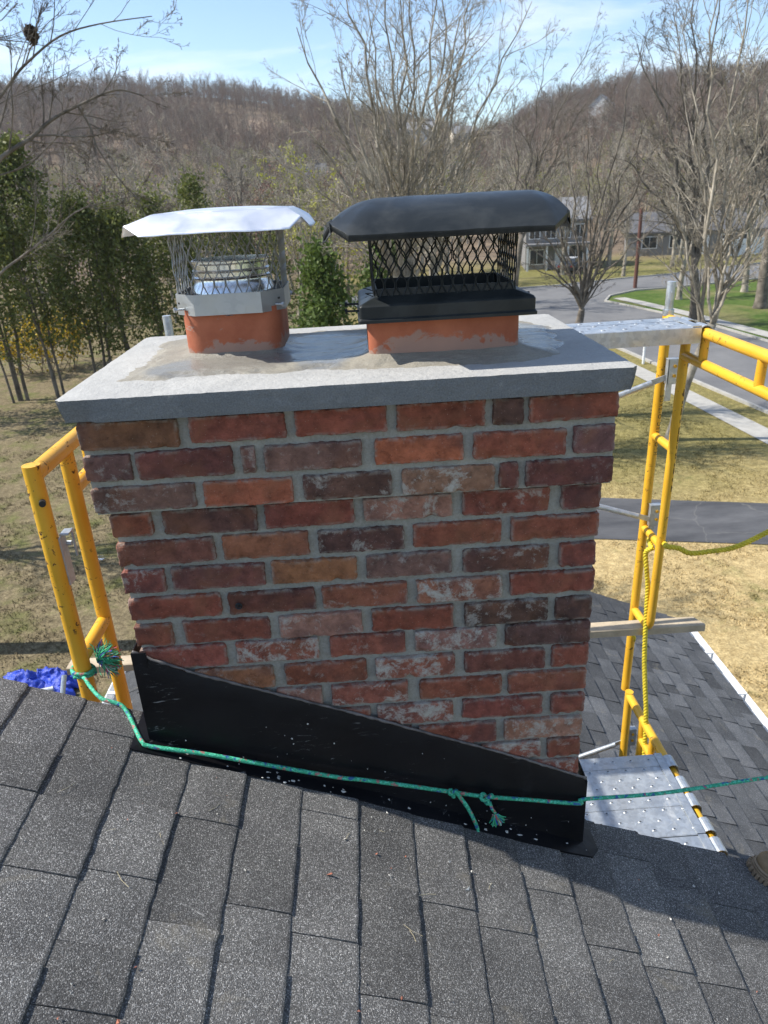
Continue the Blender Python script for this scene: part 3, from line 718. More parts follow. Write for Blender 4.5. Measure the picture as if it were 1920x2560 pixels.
ROWS = {1: [(-.02, .181, 'B'), (.202, .397, 'R'), (.415, .603, 'R'), (.621, .803, 'R'), (.817, .882, 'K'), (.891, 1.076, 'R')],
 2: [(-.022, .075, 'G'), (.084, .282, 'D'), (.299, .329, 'G'), (.345, .548, 'G'), (.572, .758, 'O'), (.777, .972, 'R'), (.987, 1.075, 'G')],
 3: [(-.021, .195, 'G'), (.211, .399, 'O'), (.419, .606, 'H'), (.626, .824, 'P'), (.832, .875, 'D'), (.888, 1.076, 'D')],
 4: [(-.003, .087, 'R'), (.109, .312, 'K'), (.328, .522, 'R'), (.541, .736, 'P'), (.756, .949, 'Q'), (.973, 1.062, 'D')],
 5: [(-.003, .211, 'D'), (.228, .418, 'T'), (.437, .629, 'H'), (.647, .845, 'R'), (.864, 1.062, 'R')],
 6: [(-.004, .091, 'Q'), (.105, .314, 'D'), (.327, .52, 'T'), (.539, .733, 'G'), (.757, .953, 'H'), (.975, 1.06, 'R')],
 7: [(-.004, .206, 'R'), (.221, .421, 'D'), (.434, .63, 'Q'), (.651, .848, 'W'), (.864, 1.061, 'R')],
 8: [(-.003, .086, 'R'), (.11, .309, 'R'), (.329, .523, 'P'), (.544, .736, 'R'), (.76, .956, 'H'), (.973, 1.059, 'K')],
 9: [(-.001, .201, 'R'), (.221, .417, 'Q'), (.441, .622, 'R'), (.642, .838, 'P'), (.856, 1.06, 'K')],
 10: [(0, .1, 'R'), (.115, .304, 'T'), (.329, .526, 'R'), (.546, .737, 'Q'), (.759, .956, 'D'), (.969, 1.06, 'R')],
 11: [(.205, .29, 'R'), (.303, .414, 'P'), (.435, .623, 'Q'), (.648, .851, 'R'), (.865, 1.058, 'R')],
 12: [(.33, .527, 'R'), (.542, .731, 'Q'), (.752, .953, 'R'), (.974, 1.058, 'R')],
 13: [(.435, .628, 'Q'), (.643, .839, 'R'), (.858, 1.057, 'P')],
 14: [(.59, .785, 'R'), (.801, .954, 'Q'), (.97, 1.056, 'R')], 15: [(.69, .85, 'R'), (.862, 1.055, 'Q')], 16: [(.86, .955, 'R'), (.97, 1.055, 'R')]}
bs = 0
def colour(o, ty):
    (r, g, b), w, so = TY[ty]; k = rnd.uniform(.88, 1.12); r0, g0, b0 = TY['R'][0]; r, g, b = r*.76+r0*.24, g*.76+g0*.24, b*.76+b0*.24
    o.color = (1.16*r*k, 1.16*g*k*rnd.uniform(.95, 1.1), 1.13*b*k*rnd.uniform(.92, 1.1), min(1, w*1.2*rnd.uniform(.75, 1.3))); o.pass_index = int(so*rnd.uniform(.6, 1.2))
for k, row in ROWS.items():
    zc = -(k-4)*PITCH - (.0295 if k <= 3 else .028 if k <= 8 else .022)
    yf = -.0285 if k <= 3 else -.0045
    for x0, x1, ty in row:
        bs += 1; dz = rnd.uniform(-.0015, .0015)
        me = brick_mesh('brick', x1-x0-.002, BH+rnd.uniform(-.003, .0015), .093, bs)
        o = link('brick', me, None, chim, ((x0+x1)/2, yf-rnd.uniform(-.001, .0028), zc+dz), (rnd.uniform(-.006, .006), rnd.uniform(-.011, .011), rnd.uniform(-.006, .006)))
        colour(o, ty)
        if k >= 9: cl_ = o.color; o.color = (cl_[0]*1.06, cl_[1]*1.08, cl_[2]*1.1, min(1, cl_[3]*1.7+.1))
sidem = [brick_mesh('brick', .2, BH, .09, 900+i) for i in range(5)]+[brick_mesh('brick', .094, BH, .09, 950+i) for i in range(3)]
for k in range(1, 17):
    zc = -(k-4)*PITCH-.026; c0 = .022 if k <= 3 else 0.
    for sx in (0, 1):
        y = .096 if (k % 2) else .2; 
        xs_ = 1.0615+c0 if sx else -.0015-c0
        if not k % 2:
            o = link('brick', sidem[5+k % 3], None, chim, (xs_, .147, zc), (0, 0, math.radians(90 if sx else -90))); colour(o, rnd.choice('RRDQTP'))
        while y < .6:
            L_ = .2 if y+.2 < .63 else .094
            if y+L_ > .65: break
            o = link('brick', sidem[rnd.randrange(5)] if L_ > .1 else sidem[5+rnd.randrange(3)], None, chim, (xs_, y+L_/2, zc), (0, 0, math.radians(90 if sx else -90)))
            colour(o, rnd.choice('RRDQTPRO')); y += L_+.011
# bluestone slab with rock-faced edges
SX0, SX1, SY0, SY1, SZ0, SZ1 = -.047, 1.106, -.047, .678, .2135, .2613
def slab():
    V, F = [], []; nzz = 7; top = []
    per = []
    st = .0125
    def side(a, b):
        n = int((Vector(b)-Vector(a)).length/st); return [Vector(a).lerp(Vector(b), i/n) for i in range(n)]
    cs = [(SX0, SY0, 0), (SX1, SY0, 0), (SX1, SY1, 0), (SX0, SY1, 0)]
    for i in range(4): per += side(cs[i], cs[(i+1) % 4])
    cen = Vector(((SX0+SX1)/2, (SY0+SY1)/2, 0)); n = len(per)
    for j in range(nzz):
        t = j/(nzz-1)
        for p in per:
            ox = 0 if SX0+.001 < p.x < SX1-.001 else (1 if p.x > .5 else -1); oy = 0 if SY0+.001 < p.y < SY1-.001 else (1 if p.y > .3 else -1)
            o = Vector((ox, oy, 0)); cr = .007*(1 if ox and oy else 0)
            a = -.0005-abs(fbm(p.x*24+9, p.y*24, t*2.2+1, 4))*.0011-abs(fbm(p.x*90, p.y*90, t*5, 2))*.0017 - (.0008 if j in (0, nzz-1) else 0) - cr
            if p.x < .02: a -= .010*(1-t)*1.2
            if p.x > 1.08: a -= .008*(1-t)
            q = p + o*a; top_n = fbm(p.x*60, p.y*60, 7)*.0009 if j == nzz-1 else 0
            V.append((q.x, q.y, SZ0+(SZ1-SZ0)*t+top_n-(.0012 if j == nzz-1 else 0)))
    for j in range(nzz-1):
        for i in range(n): F.append((j*n+i, j*n+(i+1) % n, (j+1)*n+(i+1) % n, (j+1)*n+i))
    # inner top ring, then the flat top
    o1 = len(V)
    for i, p in enumerate(per):
        b = Vector(V[(nzz-1)*n+i]); d = (cen-p); d.z = 0; m_ = max(abs(d.x)/((SX1-SX0)/2), abs(d.y)/((SY1-SY0)/2)); q = b+Vector((d.x/abs(d.x)*.008 if abs(d.x) > .56 else 0, d.y/abs(d.y)*.008 if abs(d.y) > .345 else 0, 0)); V.append((q.x, q.y, SZ1))
    F += [((nzz-1)*n+i, (nzz-1)*n+(i+1) % n, o1+(i+1) % n, o1+i) for i in range(n)]
    F.append(tuple(o1+i for i in range(n))); F.append(tuple(range(n-1, -1, -1)))
    mb = MB(); mb.add(V, F); return mb
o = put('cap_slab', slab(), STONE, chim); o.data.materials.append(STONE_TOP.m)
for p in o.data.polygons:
    if p.normal.z > .8: p.material_index = 1  # upward faces get the paler bluestone, edges keep the darker one
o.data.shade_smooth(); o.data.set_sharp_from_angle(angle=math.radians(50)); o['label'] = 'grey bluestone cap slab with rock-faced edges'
# mortar bed under the slab
mb = MB(); mb.bbox((-.016, -.018, .2095), (1.072, .64, .2142)); put('bed_joint', mb, MORTAR, chim)
FA = (.152, .380, .262, .492, .045); FB = (.576, .906, .132, .352, .026)      # flues: x0 x1 y0 y1 corner radius
def rrect(x0, x1, y0, y1, r, n=7, grow=0.0):
    x0 -= grow; x1 += grow; y0 -= grow; y1 += grow; r = max(.001, r+grow); P = []
    for cx, cy, a0 in ((x1-r, y1-r, 0), (x0+r, y1-r, 90), (x0+r, y0+r, 180), (x1-r, y0+r, 270)):
        for i in range(n+1):
            a = math.radians(a0+90*i/n); P.append((cx+r*math.cos(a), cy+r*math.sin(a)))
    return P
def sd_rr(x, y, q):
    x0, x1, y0, y1, r = q; dx = abs(x-(x0+x1)/2)-((x1-x0)/2-r); dy = abs(y-(y0+y1)/2)-((y1-y0)/2-r)
    return math.hypot(max(dx, 0), max(dy, 0))+min(max(dx, dy), 0)-r
nx, ny = 200, 120; V = []
OUT = [(.03, .1), (.13, .075), (.19, .1), (.38, .09), (.63, .066), (.81, .045), (.94, .066), (1.0, .11), (1.035, .24), (1.06, .46), (1.0, .585), (.57, .6), (.36, .585), (.07, .6), (.015, .55), (.025, .44), (.045, .28)]
def inpoly(x, y):
    best = 9; ins = False; n = len(OUT)
    for i in range(n):
        ax, ay = OUT[i]; bx, by = OUT[(i+1) % n]
        if (ay > y) != (by > y) and x < (bx-ax)*(y-ay)/(by-ay)+ax: ins = not ins
        t = max(0, min(1, ((x-ax)*(bx-ax)+(y-ay)*(by-ay))/((bx-ax)**2+(by-ay)**2))); best = min(best, math.hypot(x-ax-t*(bx-ax), y-ay-t*(by-ay)))
    return best if ins else -best
for i in range(nx):
    for j in range(ny):
        x = -.0+1.09*i/(nx-1); y = .02+.62*j/(ny-1)
        d = inpoly(x, y)+fbm(x*16, y*16, 4, 4)*.02+fbm(x*60, y*60, 2, 3)*.006
        a, b = sd_rr(x, y, FA), sd_rr(x, y, FB)
        e = min(1, max(0, d/.035)); q_ = min(1, max(0, d)/.055); z = -.0012+.0085*q_*q_*(3-2*q_)
        fa = max(a, 0); fb = max(b, 0)
        la = .012*(1+.25*fbm(x*14, y*14, 8, 3)); lb = .0115*(1+.25*fbm(x*12+5, y*12, 8, 3))
        if d > 0: z += la*math.exp(-fa/.02)+lb*math.exp(-fb/.022)
        z += (fbm(x*7, y*22, 6, 4)*.0016+abs(fbm(x*26, y*60, 1, 3))*.0011)*min(1, max(0, d/.02+.2))
        if d <= -.004: z = -.006
        V.append((x, y, SZ1+z))
me = np_mesh('mortar_wash', np.array(V)-np.array(ORG[chim.name])[None], grid_faces(nx, ny)); me.shade_smooth()
link('mortar_wash', me, WASH, chim, ORG[chim.name])
for q, zt in ((FA, .377), (FB, .36)):
    mb = MB(); A = rrect(*q); B = rrect(*q, grow=-.022); n = len(A); zb = SZ1-.02
    mb.add([(x, y, zb) for x, y in A]+[(x, y, zt) for x, y in A]+[(x, y, zt) for x, y in B]+[(x, y, zb) for x, y in B],
           [(i+r*n, (i+1) % n+r*n, (i+1) % n+((r+1) % 4)*n, i+((r+1) % 4)*n) for i in range(n) for r in range(3)])
    put('flue_liner', mb, CLAY, chim, at=((q[0]+q[1])/2, (q[2]+q[3])/2, .285), angle=30)
# base flashing: front apron, side returns, flange on the roof
mb = MB(); TOPF = [(-.0145, -.345), (.03, -.372), (.122, -.418), (.239, -.466), (.371, -.519), (.532, -.584), (.664, -.642), (.8, -.699), (.921, -.752), (1.0745, -.826)]
BOT = [(x, rz(x)+.012) for x, _ in TOPF]; yf, yt = -.0165, -.0135
n = len(TOPF); nzz = 8; V = []
for (x, zt), (_, zb_) in zip(TOPF, BOT):
    for j in range(nzz+1):
        t = j/nzz; zz = zb_+(zt-zb_)*t; V.append((x, yf-.004*fbm(x*5, zz*5, 2)-.0025*math.exp(-t*9)+(.006 if j == nzz else 0), zz))
F = [tuple(f) for f in grid_faces(n, nzz+1).tolist()]; mb.add(V, F)
for xs_, s in ((-.0145, -1), (1.0745, 1)):
    zt = TOPF[0][1] if s < 0 else TOPF[-1][1]
    mb.bbox((min(xs_, xs_+s*.002), yf, rz(xs_)), (max(xs_, xs_+s*.002), .09, zt))
mb.bbox((-.015, yf+.001, TOPF[0][1]-.26), (.018, yf+.004, TOPF[0][1]))
put('flashing', mb, FLASH, chim, angle=35)
mb = MB(); FL = [(-.053, .075), (-.05, -.06), (.232, -.054), (.484, -.05), (.611, -.056), (.872, -.062), (.994, -.066), (1.09, -.062), (1.115, -.03), (1.113, .075)]
IN = [(-.0145, .075), (-.0145, yf), (.232, yf), (.484, yf), (.611, yf), (.872, yf), (.994, yf), (1.0745, yf), (1.0745, yf+.01), (1.0745, .075)]
V = [(x, y, rz(x)+.0125+.002*fbm(x*9, y*9)) for x, y in FL]+[(x, y, rz(x)+.016) for x, y in IN]+[(x, y, rz(x)+.008) for x, y in FL]; n = len(FL)
mb.add(V, [(i, i+1, n+i+1, n+i) for i in range(n-1)]+[(i, i+1, 2*n+i+1, 2*n+i) for i in range(n-1)])
put('flashing_flange', mb, FLASH, chim)
mb = MB(); cxz = (.246, -.2405)
mb.tube([(cxz[0]+.0065*math.cos(6.283*i/16), -.0105, cxz[1]+.0065*math.sin(6.283*i/16)) for i in range(17)], .002, 6); mb.tube([(cxz[0], -.002, cxz[1]), (cxz[0], -.0115, cxz[1])], .0032, 8)
put('anchor_screw', mb, BLACK, chim)
# ragged smear of sealant along the top of the apron
SEAL = simple('smeared_sealant', (.13, .115, .105), .45, var=.5, scale=40)
mb = MB(); pts_ = []; rr_ = []
for i in range(120):
    t = i/119; k = min(int(t*(len(TOPF)-1)), len(TOPF)-2); f = t*(len(TOPF)-1)-k
    x = TOPF[k][0]+(TOPF[k+1][0]-TOPF[k][0])*f; z = TOPF[k][1]+(TOPF[k+1][1]-TOPF[k][1])*f
    pts_.append((x, -.009+.002*fbm(x*40, 1), z+.003+.002*fbm(x*30, 9))); rr_.append(.0028+.004*abs(fbm(x*33, 4)))
mb.tube(pts_, rr_, 7); put('sealant', mb, SEAL, chim, smooth=True)

# ------------------------------------------------------------------ chimney caps
def lid_mesh(fold, edge, tip, zf, zm, ze, exp, bow, lip, rings=10, seed=0, ends=(0, 0)):
    """sheet-metal lid: fold/edge = (x0,x1,y0,y1); flanges run from the fold to the edge; the corners are creased out to `tip`"""
    fx0, fx1, fy0, fy1 = fold; ex0, ex1, ey0, ey1 = edge; ins2, insy, tx2, ty_ = tip; qi = lambda pr_, s: pr_[0] if s < 0 else pr_[1]
    def side(a, b, n): return [(a[0]+(b[0]-a[0])*i/n, a[1]+(b[1]-a[1])*i/n, a[2]+(b[2]-a[2])*i/n) for i in range(n)]
    outer, inner = [], []
    cor = [(fx0, fy0, -1, -1), (fx1, fy0, 1, -1), (fx1, fy1, 1, 1), (fx0, fy1, -1, 1)]
    for c in range(4):
        fx, fy, sx, sy = cor[c]; gx, gy, sx2, sy2 = cor[(c+1) % 4]
        ex, ey = (ex0 if sx < 0 else ex1), (ey0 if sy < 0 else ey1)
        exn, eyn = (ex0 if sx2 < 0 else ex1), (ey0 if sy2 < 0 else ey1)
        M = (fx+sx*qi(tx2, sx), fy+sy*ty_, zm)
        along_x = (c % 2 == 0)
        A = (fx+sx*qi(ins2, sx), ey, ze) if along_x else (ex, fy+sy*insy, ze+ends[1])
        Bq = (gx+sx2*qi(ins2, sx2), eyn, ze) if along_x else (exn, gy+sy2*insy, ze+ends[1])
        pa = side(M, A, 4)+side(A, Bq, 16); pb = side(Bq, (gx+sx2*qi(tx2, sx2), gy+sy2*ty_, zm), 4)
        outer += pa+pb; N = 24
        inner += [(fx, fy, zf)]*5+[(fx+(gx-fx)*i/15, fy+(gy-fy)*i/15, zf) for i in range(1, 16)]+[(gx, gy, zf)]*4
    n = len(outer); V = []; F = []
    for k in range(rings+1):
        t = k/rings
        for a, b in zip(inner, outer):
            x = a[0]+(b[0]-a[0])*t; y = a[1]+(b[1]-a[1])*t; z = a[2]+(b[2]-a[2])*t**exp
            z += fbm(x*9+seed, y*9, seed, 3)*.004*t*(1-.5*t)+fbm(x*26+seed, y*26, seed, 2)*.0008
            V.append((x, y, z))
    R_ = rings
    if lip:
        for p in outer:
            V.append((p[0], p[1], p[2]-lip+0.0)); 
        R_ += 1
    for k in range(R_): F += [(k*n+i, k*n+(i+1) % n, (k+1)*n+(i+1) % n, (k+1)*n+i) for i in range(n)]
    # crowned centre
    m = 10; o = len(V)
    for i in range(m+1):
        for j in range(m+1):
            u, v = i/m, j/m; x, y = fx0+(fx1-fx0)*u, fy0+(fy1-fy0)*v
            V.append((x, y, zf+bow*(1-(2*u-1)**2)*(1-(2*v-1)**2)+fbm(x*9+seed, y*9, seed, 3)*.0016*min(1, 8*min(u, 1-u, v, 1-v))))
    F += [tuple(q+o for q in f) for f in grid_faces(m+1, m+1).tolist()]
    me = bpy.data.meshes.new('lid'); me.from_pydata(V, [], F); bm = bmesh.new(); bm.from_mesh(me); bmesh.ops.remove_doubles(bm, verts=bm.verts, dist=.0004)
    bmesh.ops.dissolve_degenerate(bm, edges=bm.edges, dist=.0002); bmesh.ops.recalc_face_normals(bm, faces=bm.faces); bm.to_mesh(me); bm.free(); return me
def place_lid(me, mat, par, th, ang):
    off = ORG[par.name]
    me.transform(Matrix.Translation(-off)); o = link('lid', me, mat, par, off)
    me.shade_smooth(); me.set_sharp_from_angle(angle=math.radians(ang))
    md = o.modifiers.new('sheet', 'SOLIDIFY'); md.thickness = th; md.offset = 0; return o
def wire_mesh(per, z0, z1, dx, nh, w, mb, flare=0.0, wob=.0):
    """expanded metal along the perimeter polyline `per` (closed)"""
    P = [Vector((x, y, 0)) for x, y in per]; n = len(P); cum = [0]
    for i in range(n): cum.append(cum[-1]+(P[(i+1) % n]-P[i]).length)
    T = cum[-1]; N = max(4, int(round(T/dx/2))*2); dx = T/N
    cen = sum(P, Vector())/n
    def at(t, z):
        t %= T; i = 0
        while cum[i+1] < t: i += 1
        f = (t-cum[i])/max(1e-6, cum[i+1]-cum[i]); p = P[i].lerp(P[(i+1) % n], f)
        q = p+(p-cen)*flare*(z-z0)/(z1-z0); return Vector((q.x, q.y, z))
    for c in range(N):
        pts = []
        for h in range(nh+1):
            s = 1 if (h+c) % 2 else -1
            zz = z0+(z1-z0)*h/nh; j = .0055
            t = (c+.5)*dx+s*(dx*.5-.0012)+rnd.gauss(0, wob)
            pts += [at(t, zz-j), at(t, zz+j)] if 0 < h < nh else [at(t, zz)]
        mb.tube(pts, w, 4)
    return mb
# stainless cap on the left flue
cap = thing('chimney_cap', 'shiny stainless steel chimney cap with diamond mesh on the smaller flue', 'chimney cap', (.264, .377, .37))
place_lid(lid_mesh((.131, .415, .262, .505), (.054, .466, .19, .575), ((.022, .01), 0, (.059, .035), .036), .583, .563, .541, 1.12, .006, 0, seed=4), LIDST, cap, .0012, 28)
oc = lambda g: [(FA[0]-.002-g+a*.001, FA[2]-.002-g+b*.001) for a, b in ()] or [(x, y) for x, y in rrect(FA[0], FA[1], FA[2], FA[3], .038, 1, g)]
mb = MB(); A, B = oc(.0105), oc(.008); n = len(A); z0, z1 = .366, .412
mb.add([(x, y, z0) for x, y in A]+[(x, y, z1) for x, y in A]+[(x, y, z1) for x, y in B]+[(x, y, z0) for x, y in B], [(i+r*n, (i+1) % n+r*n, (i+1) % n+((r+1) % 4)*n, i+((r+1) % 4)*n) for i in range(n) for r in range(4)])
put('band', mb, BAND, cap)
WIRE = m_galv('bright_wire', (.33, .33, .32), .4, False)
mb = MB(); wire_mesh(oc(.006), .405, .579, .0125, 6, .0013, mb, .03, .0005); put('wire_mesh', mb, WIRE, cap)
for x, y, dx, dy in ((.158, .276, -1, -.55), (.374, .276, 1, -.5), (.158, .478, -1, .5), (.374, .478, 1, .5)):
    mb = MB(); d = Vector((dx, dy, 0)).normalized(); p = Vector((x, y, .38)); mb.tube([p-d*.004, p+d*.016], .0026, 8); mb.tube([p+d*.014, p+d*.02], .0058, 6); put('band_screw', mb, GALV, cap)
    mb = MB(); mb.box((x+d.x*.0063, y+d.y*.0063, .394), (.007, .002, .004), Matrix.Rotation(math.atan2(d.y, d.x)+math.pi/2, 3, 'Z')); put('slot', mb, BLACK, cap)
# liner pipe inside it
pipe = thing('flue_pipe', 'ribbed stainless liner pipe standing inside the mesh of the shiny cap', 'pipe', (.264, .377, .33))
prof = [(.097, .33), (.097, .398), (.099, .404), (.097, .411), (.092, .424), (.088, .430), (.088, .437), (.091, .4405), (.088, .444), (.088, .452), (.091, .4555), (.088, .459), (.088, .469), (.0915, .473), (.0915, .477), (.089, .479), (.086, .479), (.086, .33)]
mb = MB(); mb.lathe((.264, .377, 0), prof, 40); put('pipe_collar', mb, STEEL, pipe, angle=35)
mb = MB(); mb.lathe((.264, .377, 0), [(.098, .37), (.114, .367), (.116, .362), (.098, .362)], 40); put('cover_plate', mb, STEEL, pipe, angle=35)
INK = Mt('dark_interior', (.01, .01, .01), .9)
mb = MB(); mb.lathe((.264, .377, 0), [(.0858, .468), (.085, .40), (.0001, .40)], 40); put('pipe_bore', mb, INK, pipe)
# black cap on the right flue
capb = thing('chimney_cap', 'wide black painted chimney cap with bowed lid on the larger flue', 'chimney cap', (.74, .24, .355))
place_lid(lid_mesh((.625, .925, .195, .285), (.497, 1.003, .038, .442), ((.077, .022), .065, (.113, .068), .088), .5905, .549, .527, 2.1, .0015, .0105, rings=14, seed=9), BLACK, capb, .0015, 38)
for px, py, s in ((.499, .13, -1), (1.001, .128, 1), (.499, .34, -1), (1.001, .34, 1)):
    mb = MB(); mb.add([(px-s*.012, py-.028, .5515), (px, py+.035, .545), (px+s*.006, py+.006, .512), (px-s*.002, py-.01, .516), (px-s*.014, py-.034, .53)], [(0, 1, 2, 3, 4)])
    o = put('folded_corner', mb, BLACK, capb); md = o.modifiers.new('sheet', 'SOLIDIFY'); md.thickness = .0015
mb = MB(); S0 = (.56, .93, .1, .385); S1 = (.596, .892, .134, .352)
def ringbox(z_list, rects, mb, r=.006):
    A = [[(x, y, z) for x, y in rrect(*q, r, 3)] for z, q in zip(z_list, rects)]; n = len(A[0]); V = [p for a in A for p in a]
    return mb.add(V, [(k*n+i, k*n+(i+1) % n, (k+1)*n+(i+1) % n, (k+1)*n+i) for k in range(len(A)-1) for i in range(n)])
g = lambda q, e: (q[0]-e, q[1]+e, q[2]-e, q[3]+e)
ringbox([.351, .351, .357, .361, .384, .3885, .390, .4005, .4015, .4155, .4155, .36], [g(S0, -.006), g(S0, .0035), g(S0, .0035), S0, S0, g(S0, -.003), g(S0, -.006), g(S1, .001), S1, g(S1, -.0005), g(S1, -.004), g(S1, -.004)], mb)
put('skirt', mb, BLACK, capb, angle=32)
mb = MB(); wire_mesh(rrect(*g(S1, .0015), .004, 2), .397, .553, .0119, 6, .0015, mb, .022, .0006); put('wire_mesh', mb, BLACK, capb)
for x, y, z, s in ((.557, .23, .376, -1), (.557, .20, .365, -1), (.932, .2, .381, 1), (.932, .2, .365, 1)):
    mb = MB(); L_ = .026 if s < 0 else .004; mb.tube([(x-s*.006, y, z), (x+s*L_, y, z)], .0024, 8); mb.tube([(x+s*(L_-.004), y, z), (x+s*(L_+.002), y, z)], .0056, 6); put('skirt_screw', mb, BLACK, capb)
mb = MB()
for i in range(5):
    a = Vector((.595, .15+.02*i, .398+.006*(i % 2))); mb.tube([a, a+Vector((-.018-.006*rnd.random(), .004*rnd.uniform(-1, 1), .006*rnd.uniform(-1, 1.5)))], .0009, 4)
put('cut_wire_ends', mb, BLACK, capb)

# ------------------------------------------------------------------ scaffold
T_ = .0214
FY0, FY1 = .195, 1.675
def frame(x, zt, side, label, lower=False, zbot=None, lean=0.0, FY0=FY0, nopin=False):
    """ladder frame in a y-z plane: legs, top rail, header rail, struts, inner ladder tubes and rungs"""
    H = 1.985; zb = zt-H if zbot is None else zbot
    f = thing('scaffold_frame', label, 'scaffold frame', (x, (FY0+FY1)/2, zb), 'yellow scaffold frames round the chimney')
    def P(y, z): return (x, y+lean*(zt-z)*.03, z)
    for y in (FY0, FY1):
        mb = MB(); mb.tube([P(y, zb), P(y, zt+.012)], T_, 14); put('leg', mb, YEL, f, angle=40)
        mb = MB(); mb.tube([P(y, zt+.004), P(y, zt+.028)], T_+.002, 14); mb.tube([P(y, zt+.028), P(y, zt+.142)], .0175, 14); mb.tube([P(y, zt+.1), P(y-.022, zt+.1)], .0035, 8)
        if not lower and not (nopin and y == FY0): put('coupling_pin', mb, GALV, f, angle=40)
    mb = MB(); mb.tube([P(FY0, zt-.012), P(FY1, zt-.012)], T_, 14); put('top_rail', mb, YEL, f, angle=40)
    I0, I1 = FY0+.205, FY1-.205; zh = zt-.128; zq = zt-1.475
    mb = MB(); mb.tube([P(I0, zh), P(I1, zh)], T_*.92, 14); put('header_rail', mb, YEL, f, angle=40)
    for t in ([.14, .5, .86] if not lower else [.1, .36, .62, .88]):
        mb = MB(); y = I0+(I1-I0)*t; mb.tube([P(y, zh), P(y, zt-.012)], .0165, 12); put('strut', mb, YEL, f, angle=40)
    for yi, yo in ((I0, FY0), (I1, FY1)):
        s = 1 if yo > yi else -1; zl = max(zb+.05, zq)
        pts = [P(yi, zt-.012), P(yi, zl+.07)]+[P(yi+s*.06*(1-math.cos(a)), zl+.07-.07*math.sin(a)) for a in (.4, .8, 1.2, 1.57)]+[P(yo, zl)]
        mb = MB(); mb.tube(pts, T_*.93, 14); put('inner_tube', mb, YEL, f, angle=40)
        if not lower:
            for dz in (.535, 1.005):
                mb = MB(); mb.tube([P(yi, zt-dz), P(yo, zt-dz)], .0185, 12); put('rung', mb, YEL, f, angle=40)
    return f
def bracket(f, x, y, z, sx):
    mb = MB(); mb.box((x+sx*.024, y-.026, z), (.052, .004, .11)); mb.box((x+sx*.003, y-.012, z), (.005, .032, .11)); mb.box((x+sx*.024, y-.012, z+.054), (.052, .03, .004)); mb.box((x+sx*.012, y-.023, z-.09), (.026, .004, .08))
    b = put('brace_bracket', mb, GALV, f, bevel=.001)
    for dz in (.024, -.018):
        mb = MB(); mb.tube([(x+sx*.03, y-.026, z+dz), (x+sx*.03, y-.033, z+dz)], .0075, 8); put('stud', mb, YEL, b)
XR, XL = 1.88, -.232
fr = frame(XR, .066, 1, 'tall yellow scaffold frame at the right, galvanised coupling pin on its top', lean=1.0, FY0=.1)
fl = frame(XL, .045, -1, 'tall yellow scaffold frame at the left, its leg looped with green rope', nopin=True)
frl = frame(XR, -1.905, 1, 'lower yellow scaffold frame carrying the perforated planks, top rail chipped to rust', True, wz(XR)+.01)
fll = frame(XL, -1.93, -1, 'lower yellow scaffold frame standing on the wing roof left of the chimney', True, wz(XL)+.01)
bracket(fr, XR+.005, FY1-.02, -.165, 1); bracket(fr, XR+.005, FY1+.005, -.86, 1); bracket(frl, XR+.01, FY1+.02, -2.2, 1)
mb = MB(); bx, by = XL+.02, FY0+.005
mb.box((bx+.003, by+.01, -.2), (.004, .035, .13)); mb.box((bx+.02, by+.035, -.165), (.004, .006, .075)); mb.box((bx+.012, by+.022, -.131), (.022, .036, .004)); mb.tube([(bx+.004, by+.03, -.165), (bx+.016, by+.03, -.165)], .007, 8)
put('brace_bracket', mb, GALV, fl)
mb = MB(); mb.tube([(XL+.015, FY0-.02, -.03), (XL+.02, FY0-.034, -.03)], .008, 10); put('pin_stud', mb, BLACK, fl)
# stencilled lettering running down the outer leg
fc = bpy.data.curves.new('lettering', 'FONT'); fc.body = 'SURE-O DEERLOTH'; fc.size = .027; fc.space_character = 1.25
fo = bpy.data.objects.new('lettering', fc); COL.objects.link(fo); bpy.context.view_layer.update()
me = bpy.data.meshes.new_from_object(fo.evaluated_get(bpy.context.evaluated_depsgraph_get())); bpy.data.objects.remove(fo)
az = math.radians(-68)
for v in me.vertices:
    a = az + (v.co.y-.009)/T_; zz = -.275-v.co.x*1.02
    v.co = Vector((XR+math.cos(a)*(T_+.0006), FY1+.03*(.066-zz)+math.sin(a)*(T_+.0006), zz))-ORG[fr.name]
STEN = Mt('black_stencil', (.02, .018, .016), .6); link('lettering', me, STEN, fr, ORG[fr.name])
mb = MB(); yi = FY1-.205; z = -.2
while z > -.66:
    l = rnd.choice((.006, .01, .014, .03)); w = .0035; a = math.radians(-62); x0 = XR+math.cos(a)*(T_*.93+.0007); y0 = yi+.03*(.066-z)+math.sin(a)*(T_*.93+.0007)
    mb.box((x0, y0, z-l/2), (w, .0006, l), Matrix.Rotation(a+math.pi/2, 3, 'Z')); z -= l+rnd.choice((.004, .006, .02))
put('stencil_marks', mb, STEN, fr)
# cross braces on the far side
def brace(a, b, label):
    a, b = Vector(a), Vector(b); d = (b-a).normalized(); mb = MB(); pts = []; m = 14
    mb.tube([a+d*.09, b-d*.09], .0135, 12)
    o = thing('cross_brace', label, 'scaffold brace', (a+b)/2, 'galvanised scaffold cross braces'); put('tube', mb, GALV, o, angle=40)
    for p, s in ((a, 1), (b, -1)):
        mb = MB(); q = Vector((0, 0, 1)); e = d*s
        mb.extr([p-e*.02+q*.012, p+e*.11+q*.0135, p+e*.11-q*.0135, p-e*.02-q*.012], (0, .005, 0)); put('flat_end', mb, GALV, o)
    return o
yb_ = FY1-.05
brace((XR+.03, yb_+.02, -.185), (XL, yb_+.02, -.92), 'uppermost grey tube brace dropping from the right bracket towards the chimney')
brace((XR+.03, yb_+.03, -.885), (XL, yb_+.03, -.17), 'middle grey tube brace rising leftwards behind the chimney from the bracket above the driveway')
